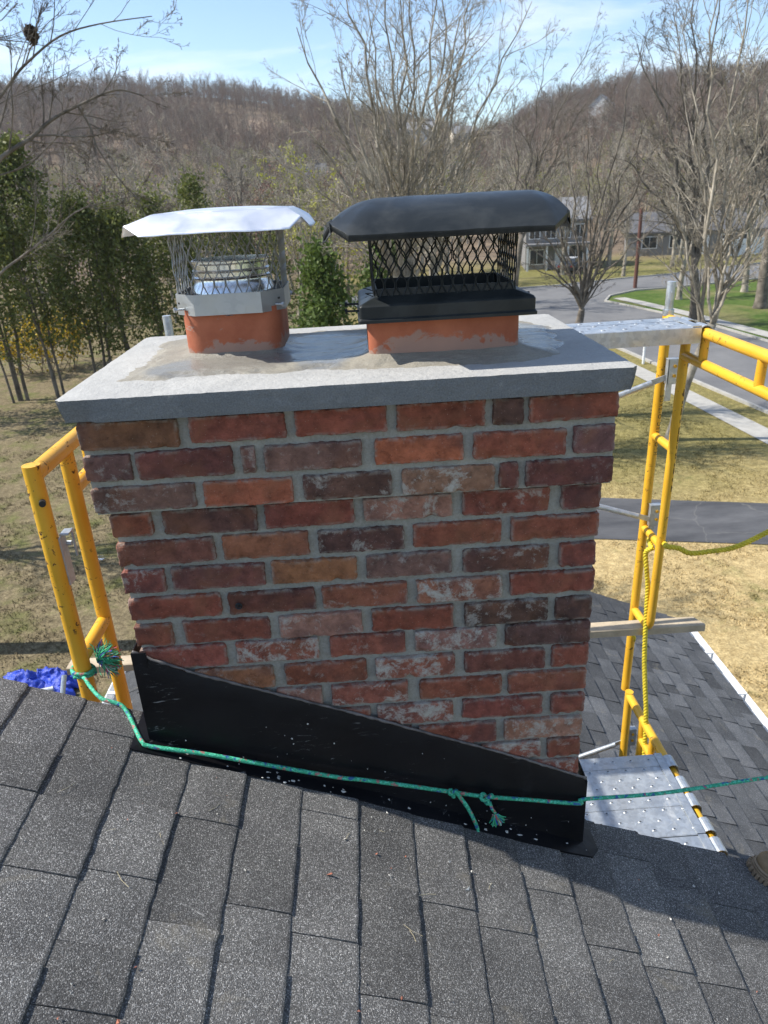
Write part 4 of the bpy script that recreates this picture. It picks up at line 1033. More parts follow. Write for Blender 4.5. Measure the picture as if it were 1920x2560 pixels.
brace((XR+.035, yb_+.05, -2.215), (XL, yb_+.05, -3.0), 'lowest grey tube brace running down behind the chimney above the lower planks')
# steel walk boards
def walkboard(x0, x1, y0, y1, zt, label, seed, hooks=True):
    """perforated steel plank along x; every dimple is a raised rim round a hole"""
    rg = random.Random(seed); o = thing('walk_board', label, 'scaffold plank', ((x0+x1)/2, (y0+y1)/2, zt-.06), 'perforated steel scaffold planks')
    mb = MB(); w = y1-y0
    prof = [(y0, zt-.062), (y0, zt-.003), (y0+.004, zt), (y0+w*.33, zt), (y0+w*.335, zt-.002), (y0+w*.66, zt-.002), (y0+w*.665, zt), (y1-.004, zt), (y1, zt-.003), (y1, zt-.062), (y1-.018, zt-.062), (y1-.018, zt-.059), (y1-.003, zt-.059), (y1-.003, zt-.005), (y0+.003, zt-.005), (y0+.003, zt-.059), (y0+.018, zt-.059), (y0+.018, zt-.062)]
    mb.extr([(x0, y, z) for y, z in prof], (x1-x0, 0, 0)); put('deck', mb, GALV, o)
    md = MB(); mh = MB(); row = 0
    for fy in (.15, .36, .6, .84):
        x = x0+.03+(.042 if row % 2 else 0); row += 1
        while x < x1-.03:
            yy = y0+w*fy; n = 10; r0, r1_ = .0105, .0058
            zz = zt-(.002 if .33 < fy < .66 else 0)
            V = [(x+r*math.cos(6.283*k/n), yy+r*.62*math.sin(6.283*k/n), zz+h) for r, h in ((r0, .0003), (r1_, .0042), (r1_*.8, .0036)) for k in range(n)]
            md.add(V, [(a*n+k, a*n+(k+1) % n, (a+1)*n+(k+1) % n, (a+1)*n+k) for a in range(2) for k in range(n)])
            mh.add([(x+r1_*.82*math.cos(6.283*k/n), yy+r1_*.5*math.sin(6.283*k/n), zz+.0034) for k in range(n)], [tuple(range(n))]); x += .0835
    kind(put('dimples', md, GALV, o, smooth=True), 'stuff'); kind(put('holes', mh, INK, o), 'stuff')
    if hooks:
        for xe, s in ((x1, 1), (x0, -1)):
            mb = MB(); mb.bbox((min(xe-s*.035, xe), y0+.002, zt+.0005), (max(xe-s*.035, xe), y1-.002, zt+.004)); put('end_plate', mb, GALV, o)
            for a, b in ((.06, .36), (.64, .94)):
                mb = MB(); arc = [(xe-s*.004, zt+.001)]+[(xe+s*(.026+.03*math.cos(t)), zt-.027+.03*math.sin(t)) for t in (2.3, 1.9, 1.57, 1.1, .6, .1)]+[(xe+s*.058, zt-.05)]
                inn = [(q+(-s*.003 if i > 3 else 0), z-.0035) for i, (q, z) in enumerate(arc)]
                mb.extr([(q, y0+w*a, z) for q, z in arc]+[(q, y0+w*a, z) for q, z in inn[::-1]], (0, w*(b-a), 0)); put('hook', mb, GALV, o)
    return o
walkboard(XL+.02, XR-.026, 1.292, 1.53, .083, 'single perforated steel plank high at cap slab level, right of the chimney', 1)
walkboard(XL+.02, XR-.026, .955, 1.19, -1.878, 'far perforated steel plank of the low platform, against the wing roof', 2)
walkboard(XL+.02, XR-.026, .716, .951, -1.878, 'middle perforated steel plank of the low platform with a blue paint spot', 3)
walkboard(1.1, XR-.026, .477, .712, -1.878, 'perforated steel plank of the low platform nearest the roof edge', 4)
# timber lying on the rungs
mb = MB(); V0 = MB(); nseg = 40
prof = [(1.535, -1.447), (1.535, -1.412), (1.54, -1.408), (1.612, -1.408), (1.617, -1.412), (1.617, -1.447)]
x0, x1 = -.95, 2.165; V = []
for i in range(nseg+1):
    x = x0+(x1-x0)*i/nseg; V += [(x-.03*(y-1.58 > 0)*(i == nseg), y+.003*math.sin(x*2), z+.004*math.sin(x*1.3)) for y, z in prof]
n = len(prof); mb.add(V, [(i*n+k, i*n+(k+1) % n, (i+1)*n+(k+1) % n, (i+1)*n+k) for i in range(nseg) for k in range(n)]+[tuple(range(n)), tuple(range(nseg*n, nseg*n+n))])
tag(put('timber_plank', mb, WOOD), 'pale weathered timber lying across the scaffold rungs behind the chimney', 'timber')

# ------------------------------------------------------------------ ropes
def smooth_path(P, m=10):
    P = [Vector(p) for p in P]; out = []
    for i in range(len(P)-1):
        p0, p1, p2, p3 = P[max(i-1, 0)], P[i], P[i+1], P[min(i+2, len(P)-1)]
        for k in range(m):
            t = k/m; out.append(.5*((2*p1)+(p2-p0)*t+(2*p0-5*p1+4*p2-p3)*t*t+(3*p1-p0-3*p2+p3)*t**3))
    return out+[P[-1]]
def twisted(mb, path, R_, r, strands, pitch, n=7):
    L_ = 0; ref = None; base = []
    for i, p in enumerate(path):
        d = (path[min(i+1, len(path)-1)]-path[max(i-1, 0)]).normalized()
        if ref is None: ref = d.cross(Vector((.3, .2, 1))).normalized()
        ref = (ref-d*ref.dot(d)).normalized(); q = d.cross(ref)
        if i: L_ += (p-path[i-1]).length
        base.append((p, ref.copy(), q, L_))
    for s in range(strands):
        pts = []
        for p, a, b, l in base:
            t = 2*math.pi*(l/pitch+s/strands); pts.append(p+a*math.cos(t)*R_+b*math.sin(t)*R_)
        mb.tube(pts, r, n)
    return mb
def resample(path, step):
    out = [path[0]]; acc = 0
    for a, b in zip(path[:-1], path[1:]):
        l = (b-a).length; k = max(1, int(l/step))
        out += [a.lerp(b, i/k) for i in range(1, k+1)]
    return out
YR = simple('yellow_rope', (.6, .48, .03), .55, var=.2, scale=30, bump=0)
yr = thing('yellow_rope', 'twisted yellow rope hanging down the right scaffold frame and trailing off right', 'rope', (XR, 1.5, -1.9))
p1 = smooth_path([(1.855, 1.52, -.96), (1.84, 1.555, -1.0), (1.845, 1.545, -1.07), (1.86, 1.54, -1.18), (1.862, 1.53, -1.31), (1.862, 1.515, -1.44), (1.866, 1.5, -1.58), (1.87, 1.47, -1.71), (1.875, 1.43, -1.88), (1.88, 1.4, -2.2)])
mb = MB(); twisted(mb, resample(p1, .006), .0062, .0066, 3, .05); put('rope_length', mb, YR, yr, smooth=True)
p2 = smooth_path([(1.855, 1.53, -.965), (1.87, 1.6, -.955), (1.9, 1.58, -.94), (1.885, 1.46, -.915), (1.85, 1.369, -.878), (1.904, 1.362, -.889), (1.953, 1.352, -.911), (2.041, 1.352, -.908), (2.153, 1.355, -.896), (2.299, 1.374, -.842), (2.6, 1.4, -.7)])
mb = MB(); twisted(mb, resample(p2, .006), .0062, .0066, 3, .05); put('rope_length', mb, YR, yr, smooth=True)
mb = MB(); mb.tube([(1.838, 1.66, -1.505), (1.85, 1.646, -1.51), (1.868, 1.65, -1.535), (1.87, 1.652, -1.56)], [.008, .01, .007, .004], 8); tag(put('rope_scrap', mb, YR, smooth=True), 'short knotted end of yellow twine on the right scaffold leg', 'twine')
GR = Mt('green_braid', rough=.6, spec=.3)
_c = GR.co(); _v = GR.n('ShaderNodeTexVoronoi', {'Vector': _c, 'Scale': 260.0}); _g = GR.n('ShaderNodeSeparateColor', {0: _v.outputs['Color']}).outputs[0]
_b = GR.mix(GR.ramp(_g, [(.4, 0), (.9, 1)]), (.035, .33, .18), (.1, .55, .36))
_f = GR.ramp(GR.noise(75, 2, .4, _c), [(.6, 0), (.64, .8)]); _f2 = GR.ramp(GR.noise(75, 2, .4, GR.n('ShaderNodeVectorMath', {0: _c, 1: (4., 9., 2.)}, operation='ADD').outputs[0]), [(.61, 0), (.65, .8)])
GR.set('Base Color', GR.mix(_f2, GR.mix(_f, _b, (.03, .06, .3)), (.42, .12, .13))); GR.bump(_v.outputs[0], .5, .002)
FR = {c: simple('frayed_'+n_, c, .7, bump=0, var=.15) for c, n_ in (((.05, .4, .2), 'green'), ((.5, .07, .1), 'red'), ((.03, .07, .4), 'blue'), ((.6, .62, .6), 'white'))}
gr = thing('green_rope', 'green braided rope with coloured flecks tied across the black flashing', 'rope', (.5, -.05, -.85))
rr_ = .0052
main = [(-.25, .172, -.5285), (-.222, .165, -.5255), (-.195, .13, -.53), (-.152, .085, -.538), (-.105, .074, -.552), (-.08, .05, -.566), (-.05, .0, -.578), (-.026, -.038, -.581), (-.004, -.046, -.59), (.119, -.046, -.624), (.276, -.044, -.677), (.438, -.04, -.733), (.489, -.038, -.746), (.614, -.036, -.781), (.725, -.034, -.814), (.805, -.034, -.836), (.916, -.033, -.858), (1.053, -.03, -.887), (1.072, -.02, -.934+.05), (1.284, .002, -.905), (1.575, .008, -.882), (2.3, .02, -.82)]
mb = MB(); mb.tube(resample(smooth_path(main, 8), .01), rr_, 10); put('rope_length', mb, GR, gr, smooth=True)
lp = []
for i in range(40):
    t = 2*math.pi*2*i/39; lp.append(Vector((XL+.027*math.cos(t), FY0+.027*math.sin(t), -.532+.016*i/39-.006*math.cos(t))))
mb = MB(); mb.tube(lp, rr_, 9); put('loop', mb, GR, gr, smooth=True)
mb = MB(); mb.tube(smooth_path([(.722, -.04, -.806), (.73, -.046, -.803), (.742, -.05, -.822), (.757, -.054, -.848), (.771, -.055, -.884), (.782, -.056, -.92), (.785, -.058, -.944)]), rr_, 10); put('tail', mb, GR, gr, smooth=True)
def knot(c, s, mbk):
    pts = [Vector((c[0]+s*(math.sin(t)+1.2*math.sin(2*t))*.5, c[1]+s*.45*math.sin(3*t), c[2]+s*(math.cos(t)-1.2*math.cos(2*t))*.5)) for t in [2*math.pi*i/48 for i in range(49)]]
    return mbk.tube(pts, rr_*.95, 9)
mb = MB(); knot((.722, -.038, -.812), .0095, mb); put('knot', mb, GR, gr, smooth=True)
mb = MB(); knot((.808, -.04, -.836), .0145, mb); put('knot', mb, GR, gr, smooth=True)
def tassel(c, dirv, L_, k, par, seed):
    rg = random.Random(seed); dirv = Vector(dirv).normalized(); c = Vector(c)
    for col, n in (((.05, .4, .2), k), ((.5, .07, .1), k//5), ((.03, .07, .4), k//5), ((.6, .62, .6), k//8)):
        mb = MB()
        for i in range(n):
            d = (dirv+rvec(rg)*.75).normalized(); pts = [c]; 
            for j in range(5): d = (d+rvec(rg)*.38+Vector((0, 0, -.22))).normalized(); pts.append(pts[-1]+d*L_/5*rg.uniform(.7, 1.1))
            mb.tube(pts, .0011, 4, caps=False)
        put('frayed_strands', mb, FR[col], par)
mb = MB(); mb.tube([(.815, -.046, -.842), (.82, -.052, -.86), (.828, -.056, -.872)], .0042, 8); put('tail', mb, GR, gr, smooth=True)
tassel((.828, -.058, -.874), (.35, -.1, -1), .034, 60, gr, 4)
tassel((-.2, .215, -.515), (1, .55, .55), .07, 150, gr, 5)

# short uneven grass and leaf litter standing on the near ground, one mass
rn = np.random.default_rng(12); k = 42000
x = rn.uniform(-13, 17, k); y = 8+rn.uniform(0, 1, k)**1.3*26
yd0, yd1 = 16.0-(x-.5)*.2303, 19.0-(x-.5)*.2636
keep = ~((y > yd0-.05) & (y < yd1+.05) & (x > .4)) & (x < 13.0-.0*y) & ((y > 5.2) | (x < -2.5)) & (fbm_np(x, y) > -.25)
x, y = x[keep], y[keep]; k = len(x); nb = 5
B = np.stack([x, y, np.full(k, G0)], 1)[:, None, :]+np.concatenate([rn.normal(size=(k, nb, 2))*.055, np.zeros((k, nb, 1))], 2)
a = rn.uniform(0, 6.283, (k, nb)); ln_ = rn.uniform(.025, .075, (k, nb)); w_ = rn.uniform(.006, .014, (k, nb))
D_ = np.stack([np.cos(a), np.sin(a), np.zeros_like(a)], 2); tip = B+np.stack([rn.normal(size=(k, nb))*.035, rn.normal(size=(k, nb))*.035, ln_], 2)
V = np.stack([B-D_*w_[..., None], B+D_*w_[..., None], tip], 2).reshape(-1, 3)
gr_o = kind(link('grass', np_mesh('grass', V, np.arange(len(V)).reshape(-1, 3)), GRD), 'stuff'); gr_o['label'] = 'short dry uneven grass growing over the lawn'

# thin spring haze over the valley
mb = MB(); mb.bbox((-660, -140, G0-1.2), (660, 790, 78)); hz_o = put('haze', mb, None); kind(hz_o, 'stuff'); hz_o['label'] = 'thin pale haze hanging over the valley'
hm = bpy.data.materials.new('haze_air'); hm.use_nodes = True; ht = hm.node_tree; ht.nodes.remove(ht.nodes['Principled BSDF'])
hv = ht.nodes.new('ShaderNodeVolumePrincipled'); hv.inputs['Color'].default_value = (.86, .9, .96, 1); hv.inputs['Density'].default_value = HAZE; hv.inputs['Anisotropy'].default_value = .3
ht.links.new(hv.outputs[0], ht.nodes['Material Output'].inputs['Volume']); hz_o.data.materials.append(hm)

# ------------------------------------------------------------------ individual trees
def hero(label, base, fork, tips, r, bark, seed, P=None, group='bare trees between the house and the road', extra=(), low=2, name='bare_tree'):
    """bare deciduous tree: trunk to the fork, then one curved stem to each tip, every stem carrying branches and twigs"""
    rg = random.Random(seed); base = Vector(base); fork = Vector(fork)
    o = thing(name, label, 'tree', base, group)
    D = dict(n=[6, 5, 4, 3, 2], wob=.17, up=.035, taper=.3, rmin=.0045, max=4, k=[14, 6, 5, 4], ang=(.35, .85), lr=[.33, .44, .5, .62])
    if P: D.update(P)
    T = []; pts = smooth_path([base-Vector((0, 0, .15)), base.lerp(fork, .5)+rvec(rg)*.12, fork], 5)
    m = len(pts)-1
    mb = MB(); rad = [r*(1.35 if i == 0 else 1.12 if i == 1 else 1-.32*i/m) for i in range(m+1)]; mb.tube(pts, rad, 12); put('trunk', mb, bark, o, smooth=True)
    S = []
    for i, tip in enumerate(tips):
        tip = Vector(tip); f = pts[max(1, m-rg.choice((0, 0, 1, 2)))] if low else pts[-1]
        L_ = (tip-f).length; side = Vector((tip.x-f.x, tip.y-f.y, 0))
        c1 = f+Vector((0, 0, .32*L_*(1 if tip.z > f.z else .3)))+side*.2; c2 = f.lerp(tip, .66)+Vector((0, 0, .05*L_))-side*.06
        path = []
        for k in range(11):
            t = k/10; q = f*(1-t)**3+c1*3*t*(1-t)**2+c2*3*t*t*(1-t)+tip*t**3
            path.append(q+(rvec(rg)*.018*L_ if 0 < k < 10 else Vector()))
        rs = r*rg.uniform(.24, .42)*min(1, .55+L_/14)
        along(S, path, rs, max(D['rmin'], rs*.16), 0, D, rg, L_, .16)
    for path, rs in extra:
        path = smooth_path(path, 4); L_ = sum((b-a).length for a, b in zip(path[:-1], path[1:]))
        along(S, path, rs, max(D['rmin'], rs*.2), 0, D, rg, L_, .12)
    A = np.array(S); big = A[:, 8] <= 1
    V1, F1 = tubes(A[big][:, :8], 6); V2, F2 = tubes(A[~big][:, :8], 3)
    V = np.concatenate([V1, V2]); F = np.concatenate([F1, F2+len(V1)])
    me = np_mesh('crown', V-np.array(base)[None], F); me.shade_smooth(); link('crown', me, bark, o, base)
    return o, A
NR = lambda L_, s: [tuple(CAMP[i]+(p[i]-CAMP[i])*s if i < 2 or p[2] > -3 else p[i] for i in range(3)) for p in L_]
hero('broad bare tree fanning out directly behind the gap between the two chimney caps', (2.05, 21.9, G0), (2.15, 21.9, -2.3),
     NR([(-.9, 28.8, 6.2), (.86, 29, 7.6), (2.1, 28, 8.4), (2.9, 29, 8.1), (4.0, 27.6, 7.4), (4.8, 28.2, 6.2), (-1.2, 28.3, 3.4), (.5, 27.6, 5), (3.4, 28.9, 8.6), (-1.6, 28.8, .4), (1.6, 29.4, 7.4), (5.3, 28.5, 3.0), (-2.3, 28.6, 2.4), (4.6, 28, 4.6)], .77), .23, BK[2], 21, dict(rmin=.0036))
hero('pale bare tree behind the middle of the black chimney lid', (3.5, 26.0, G0), (3.4, 26.0, -1.9),
     NR([(3.06, 32.8, 8.4), (4.8, 32, 9.0), (6.25, 32.5, 9.1), (8.05, 31.7, 7.2), (7.5, 32, 4.6), (5.8, 32.4, 7), (2.2, 32.1, 4.6)], .81), .2, BK[2], 22, dict(rmin=.0038))
hero('slim leaning bare tree behind the right end of the black chimney lid', (9.2, 39.6, G0), (9.6, 39.6, -1.6), [(11.07, 39.2, 4.6), (10.6, 39.3, 6.9), (12.6, 38.8, 7.1), (13, 38.6, 5.2), (9.0, 39.7, 5.2), (12.1, 39, 2.6)], .2, BK[0], 23, dict(k=[14, 5, 5, 3]))
hero('many-limbed bare tree at the road edge just left of the galvanised coupling pin', (14.6, 45.2, G0), (14.75, 45.1, -6.5),
     [(8.95, 44.8, -1), (11.2, 44.3, 1.5), (14, 43.5, 3.4), (15.3, 43.2, 6.3), (16.5, 42.8, 7.6), (18.5, 42, 4), (20, 41.3, 0), (16, 43, 1.4), (12.4, 44, -2), (17.6, 42.4, 5.4), (10, 45.6, .4), (13, 46, 5.2), (19.4, 44, 2.4), (17.2, 46, 2.2), (10.6, 44, -3.4), (18.4, 44.6, -3.2)], .27, BK[0], 24, dict(rmin=.006, k=[10, 5, 4, 4], lr=[.26, .42, .5, .6]))
hero('bare tree with a leaning forked trunk standing on the lawn behind the right scaffold legs', (10.94, 21.9, G0), (11.75, 21.5, -3.6),
     [(11.9, 21.4, 1.5), (10.1, 22.2, 4.6), (10.7, 21.9, 6.4), (11.5, 21.6, 5.9), (12.5, 21.1, 4), (9.7, 22.3, 1.9), (13.1, 20.8, .3), (9.1, 22.6, -.6), (13.3, 21.0, 3.0)], .17, BK[2], 25, dict(rmin=.0045))
hero('tall dark bare tree between the road and the far sidewalk, right of the coupling pin', (21.8, 44.6, G0), (20.5, 42.6, -4.2), [(15.9, 42, 7.2), (17.4, 41.4, 8.4), (18, 41, 10.7), (19.3, 40.6, 9.6), (21, 39.8, 5), (15.7, 42, 1.8), (17.6, 41.3, 3)], .34, BK[0], 26, dict(rmin=.0065))
hero('stout bare tree on the green lawn across the road at the far right', (27.6, 47.6, G0), (27.4, 47.4, -2.6), [(26.2, 47.5, 6.5), (26.8, 47, 9.6), (24.8, 48, 7.6), (28.8, 46, 5.8), (29.5, 47.5, 8), (25.5, 46.8, 3), (23.6, 48.4, 5.2)], .4, BK[0], 27, dict(rmin=.0075))
_, _a = hero('big bare tree at the left edge reaching over the evergreens', (-8.8, 11.6, G0), (-7.0, 12.0, .4), [(-5.1, 12.6, 6.5), (-7.5, 12.5, 7), (-9, 12, 4), (-10.5, 11.5, 6), (-8.6, 10.4, 5), (-7.4, 13.6, 6.5), (-9.8, 13.2, 7)], .24, BK[0], 28,
     dict(rmin=.003, k=[15, 6, 5, 4]), low=0,
     extra=[([(-6.3, 12.1, .2), (-5.39, 12.32, 1.37), (-4.75, 12.58, 1.8), (-4.38, 12.71, 2.07), (-3.91, 12.87, 2.29), (-3.31, 13.04, 2.5), (-2.88, 13.15, 2.4)], .05),
            ([(-3.95, 12.85, 2.28), (-3.82, 12.9, 1.95), (-3.76, 12.91, 1.62), (-3.5, 12.99, 1.11), (-3.17, 13.08, .69), (-2.9, 13.1, .5)], .022),
            ([(-6.6, 12.0, -1.2), (-5.7, 12.2, -.35), (-5.19, 12.4, -.01), (-4.8, 12.56, .26), (-4.3, 12.74, .62), (-3.82, 12.89, .76), (-3.28, 13.05, .83)], .03),
            ([(-6.2, 12.1, .9), (-5.5, 12.3, 1.9), (-4.83, 12.55, 2.65), (-4.55, 12.65, 2.91), (-4.01, 12.83, 3.28), (-3.38, 13.02, 3.46), (-2.55, 13.22, 3.57)], .035),
            ([(-6.0, 12.2, 2.6), (-5.2, 12.4, 3.3), (-4.86, 12.53, 3.75), (-4.11, 12.8, 4.2), (-3.22, 13.07, 4.4)], .032),
            ([(-5.6, 12.3, 1.2), (-4.9, 12.6, 1.4), (-4.2, 12.8, 1.9), (-3.5, 13.0, 1.9), (-2.9, 13.2, 1.7)], .018)])
hero('slender bare tree behind the shiny chimney cap', (-1.6, 37, G0), (-1.5, 37, -3), [(-2.4, 37.2, 2.6), (-1.2, 37, 3.4), (-.4, 36.6, 2.2), (-2.9, 37.4, 1.2)], .13, BK[2], 29, dict(k=[12, 5, 4, 3]))
hero('bare tree standing off the left edge whose branches shade the yard', (-14.2, 16.8, G0), (-14, 16.8, -3.5), [(-16.5, 17, 4), (-15, 15.6, 6), (-13, 18, 6.5), (-11.6, 16.4, 4.4), (-14, 17, 7.5), (-12.4, 15.4, 2)], .26, BK[0], 30, dict(rmin=.008, k=[12, 5, 4, 2]))
# a bird nest of dry leaves in the left tree
mb = MB(); rg = random.Random(8)
for i in range(260):
    d = rvec(rg)*rg.uniform(.03, .12); c = Vector((-4.42, 12.7, 3.3))+Vector((d.x*.8, d.y*.8, d.z*1.15)); a = rvec(rg); b = a.cross(rvec(rg)).normalized()
    mb.add([c-a*.05-b*.02, c+a*.05-b*.02, c+a*.06+b*.02, c-a*.03+b*.025], [(0, 1, 2, 3)])
tag(put('leaf_nest', mb, simple('dead_leaves', (.12, .085, .06), .9, var=.5, bump=0)), 'dark nest of dead leaves high in the left bare tree', 'nest')
# tree with pale yellow buds
def leafy(name, label, cat, base, S, leaf_mat, bark, nleaf, size, seed, sg=.15, lv=2, group=None):
    A = np.array(S); o = thing(name, label, cat, base, group); rn_ = np.random.default_rng(seed); b = np.array(base)[None]
    big = A[:, 8] <= 0; V1, F1 = tubes(A[big][:, :8], 6); V2, F2 = tubes(A[~big][:, :8], 3)
    me = np_mesh('trunk', np.concatenate([V1, V2])-b, np.concatenate([F1, F2+len(V1)])); link('trunk', me, bark, o, base)
    tw = A[A[:, 8] >= lv][:, 0:6]; idx = rn_.integers(0, len(tw), nleaf); t = rn_.uniform(0, 1, (nleaf, 1)); C = tw[idx][:, 0:3]*(1-t)+tw[idx][:, 3:6]*t+rn_.normal(size=(nleaf, 3))*sg
    V, F = leafquads(C, size, rn_, 0); link('crown', np_mesh('crown', V-b, F), leaf_mat, o, base); return o
def shifted(S, base):
    b = base; return [(s[0]+b[0], s[1]+b[1], s[2]+b[2], s[3]+b[0], s[4]+b[1], s[5]+b[2], *s[6:]) for s in S]
YBUD = m_leaf('yellow_buds', (.42, .4, .06), (.34, .36, .06), (.5, .46, .12), .4)
FORS = m_leaf('forsythia_flower', (.62, .42, .01), (.5, .36, .02), (.4, .36, .04), .5)
leafy('budding_tree', 'young tree with scattered yellow-green buds behind the shiny chimney cap', 'tree', (-3.2, 47, G0), shifted(simple_tree(41, 9.6, .012, 1.2), (-3.2, 47, G0)), YBUD, BK[2], 1500, .075, 1, .1)
leafy('budding_tree', 'yellow-budded small tree just left of the black chimney cap', 'tree', (-.3, 50, G0), shifted(simple_tree(42, 8.4, .012, 1.2), (-.3, 50, G0)), YBUD, BK[2], 900, .075, 2, .1)
rg = random.Random(4); S = []; P = dict(n=[5, 4, 3, 2], wob=.2, up=-.02, taper=.3, rmin=.01, max=2, k=[8, 5, 4], ang=(.3, .9), lr=[.5, .5, .5])
for i in range(26): branch(S, Vector((-17.2+rg.uniform(-1.8, 1.8), 40.5+rg.uniform(-1, 1), G0)), Vector((rg.uniform(-.7, .7), rg.uniform(-.7, .7), 1)).normalized(), 2.9, .02, 0, P, rg)
leafy('forsythia_bush', 'yellow forsythia bush in flower glimpsed between the evergreen trunks', 'bush', (-17.2, 40.5, G0), S, FORS, BK[1], 2200, .09, 3, .12, 0)
# row of tall arborvitae on the left, bare-legged with thin trunks
EVG2 = m_leaf('arborvitae_spray', (.085, .11, .024), (.17, .19, .046), (.25, .235, .085), .75)
EVG3 = m_leaf('bright_arborvitae_spray', (.07, .12, .025), (.12, .17, .035), (.15, .19, .05), .9)
def arborvitae(label, base, H, rad, z_leg, n_trunk, nclump, seed, mat, lean=.0, group='tall arborvitae trees at the left', per=38, spray=.075):
    rg = random.Random(seed); rn_ = np.random.default_rng(seed); base = Vector(base); o = thing('arborvitae', label, 'evergreen tree', base, group)
    mb = MB(); tops = []
    for k in range(n_trunk):
        a = rg.uniform(0, 6.28); p0 = base+Vector((math.cos(a)*.35, math.sin(a)*.35, -.1)); p1 = base+Vector((math.cos(a)*rad*.45+lean*H, math.sin(a)*rad*.45, H*rg.uniform(.75, .97)))
        path = [p0.lerp(p1, t/7)+rvec(rg)*.07*(0 < t < 7) for t in range(8)]; r0 = rg.uniform(.06, .1); mb.tube(path, [r0*(1-.8*i/7) for i in range(8)], 7); tops.append(path)
        for j in range(16):
            t = rg.uniform(.15, .9); q = p0.lerp(p1, t); d = Vector((rg.uniform(-1, 1), rg.uniform(-1, 1), rg.uniform(-.1, .5))).normalized(); l = rad*rg.uniform(.5, 1.1)*(1-.45*t); mb.tube([q, q+d*l*.5, q+d*l+Vector((0, 0, .12*l))], [.014, .01, .005], 4, caps=False)
    put('trunk', mb, BK[0], o)
    C = []
    for i in range(int(nclump*.72)):
        t = rg.random()**.8; z = z_leg+(H-z_leg)*t; w = 1.3*rad*(min(1, .45+t*2.2) if t < .3 else (1-((t-.3)/.75)**1.6))*rg.uniform(.35, 1.12); a = rg.uniform(0, 6.28)
        c = np.array([base.x+math.cos(a)*w+lean*z, base.y+math.sin(a)*w, base.z+z]); s = rg.uniform(.16, .3)
        k = int(per*rg.uniform(.5, 1.3)*(.55 if z < z_leg+1.5 else 1)); C.append(c+rn_.normal(size=(k, 3))*np.array([s, s, s*1.35]))
    V, F = leafquads(np.concatenate(C), spray, rn_, 0)
    link('crown', np_mesh('crown', V-np.array(base)[None], F), mat, o, base); return o
arb = [((-15.6, 33.2), 11.8, 2.1, 2.2, 4, 520, 'tallest arborvitae at the left edge below the overhanging limb'),
       ((-13.4, 33.0), 10.9, 1.8, 2.5, 3, 400, 'second arborvitae from the left edge, trunks bare near the lawn'),
       ((-11.9, 34.4), 8.6, 1.7, 2.0, 3, 340, 'arborvitae just right of the pair at the left edge, lower and thinner'),
       ((-10.4, 35.0), 8.2, 1.7, 1.6, 3, 340, 'arborvitae whose lower trunks end behind the left rear corner of the slab'),
       ((-9.0, 36.4), 8.5, 1.6, 1.4, 3, 220, 'arborvitae left of the shiny cap with a ragged top'),
       ((-7.2, 37.5), 9.4, 1.4, 1.4, 2, 190, 'pointed arborvitae rising directly behind the left end of the shiny lid'),
       ((-5.4, 38.4), 7.4, 1.3, 1.2, 2, 150, 'arborvitae behind the middle of the shiny lid'),
       ((-3.7, 39.5), 6.6, 1.2, 1.0, 2, 120, 'low arborvitae behind the right end of the shiny lid'),
       ((-17.8, 30.5), 10.4, 2.0, 2.0, 3, 380, 'arborvitae cut by the left picture edge beside the yellow bush')]
for i, ((x, y), H, rad, zl, nt, nc, lab) in enumerate(arb): arborvitae(lab, (x, y, G0), H, rad, zl, nt, nc, 60+i, EVG2, rnd.uniform(-.01, .03))
arborvitae('small bright green cone-shaped arborvitae between the two chimney caps', (-.75, 28.6, G0), 6.3, 1.05, .2, 1, 260, 80, EVG3, 0, None, 40, .09)
arborvitae('green arborvitae seen through the mesh of the black chimney cap', (2.6, 45, G0), 6.2, 1.5, .2, 1, 220, 81, EVG3, 0, None, 34, .11)

# more bare trees beyond the intersection: one tree, copied with its trunk and crown
far0, _ = hero('bare roadside tree beyond the intersection, in front of the grey house', (21.5, 74.5, G0), (21.6, 74.4, -4.6), [(19.2, 75, 2.5), (20.6, 74, 4.2), (22.2, 75, 4.6), (23.6, 74, 3.2), (24.4, 74.6, .6), (18.6, 74.4, -.4)], .24, BK[2], 51, dict(rmin=.009, k=[12, 5, 4, 2]), 'bare trees beyond the intersection')
for x, y, rr2, s_, lab in ((28.2, 80.5, 1.1, 1.05, 'bare tree between the grey house and the ranch house'), (33.5, 76.5, 2.2, .9, 'bare tree on the verge in front of the ranch house'), (40.5, 79.5, 3.4, 1.1, 'bare tree at the left end of the white fence'),
                           (15.6, 73.5, 4.1, .95, 'bare tree seen below the right end of the black lid'), (10.5, 70.5, 5.0, .85, 'bare tree beyond the cross street behind the black mesh'), (47.0, 80.5, 5.6, 1.0, 'bare tree in front of the white fence'), (37.5, 84.0, .5, .8, 'smaller bare tree beside the ranch house wall'),
                           (11.2, 53.0, 1.7, 1.0, 'bare tree on the near road verge below the right tip of the black lid'), (6.8, 57.0, 2.9, 1.05, 'bare tree beyond the road seen through the black mesh'), (24.6, 53.6, .3, .95, 'bare tree at the corner of the green lawn'), (30.5, 55.5, 3.9, 1.1, 'bare tree in the middle of the green lawn'), (26.2, 70.2, 1.2, .8, 'small bare tree on the verge right of the utility pole'), (3.0, 52.0, 4.6, 1.0, 'bare tree standing beyond the budding trees, left of the black mesh')):
    r_ = far0.copy(); COL.objects.link(r_); r_.location = (x, y, G0); r_.rotation_euler = (0, 0, rr2); r_.scale = (s_, s_, s_); r_['label'] = lab; ORG[r_.name] = Vector((x, y, G0))
    for ch in list(far0.children):
        c_ = ch.copy(); COL.objects.link(c_); c_.parent = r_

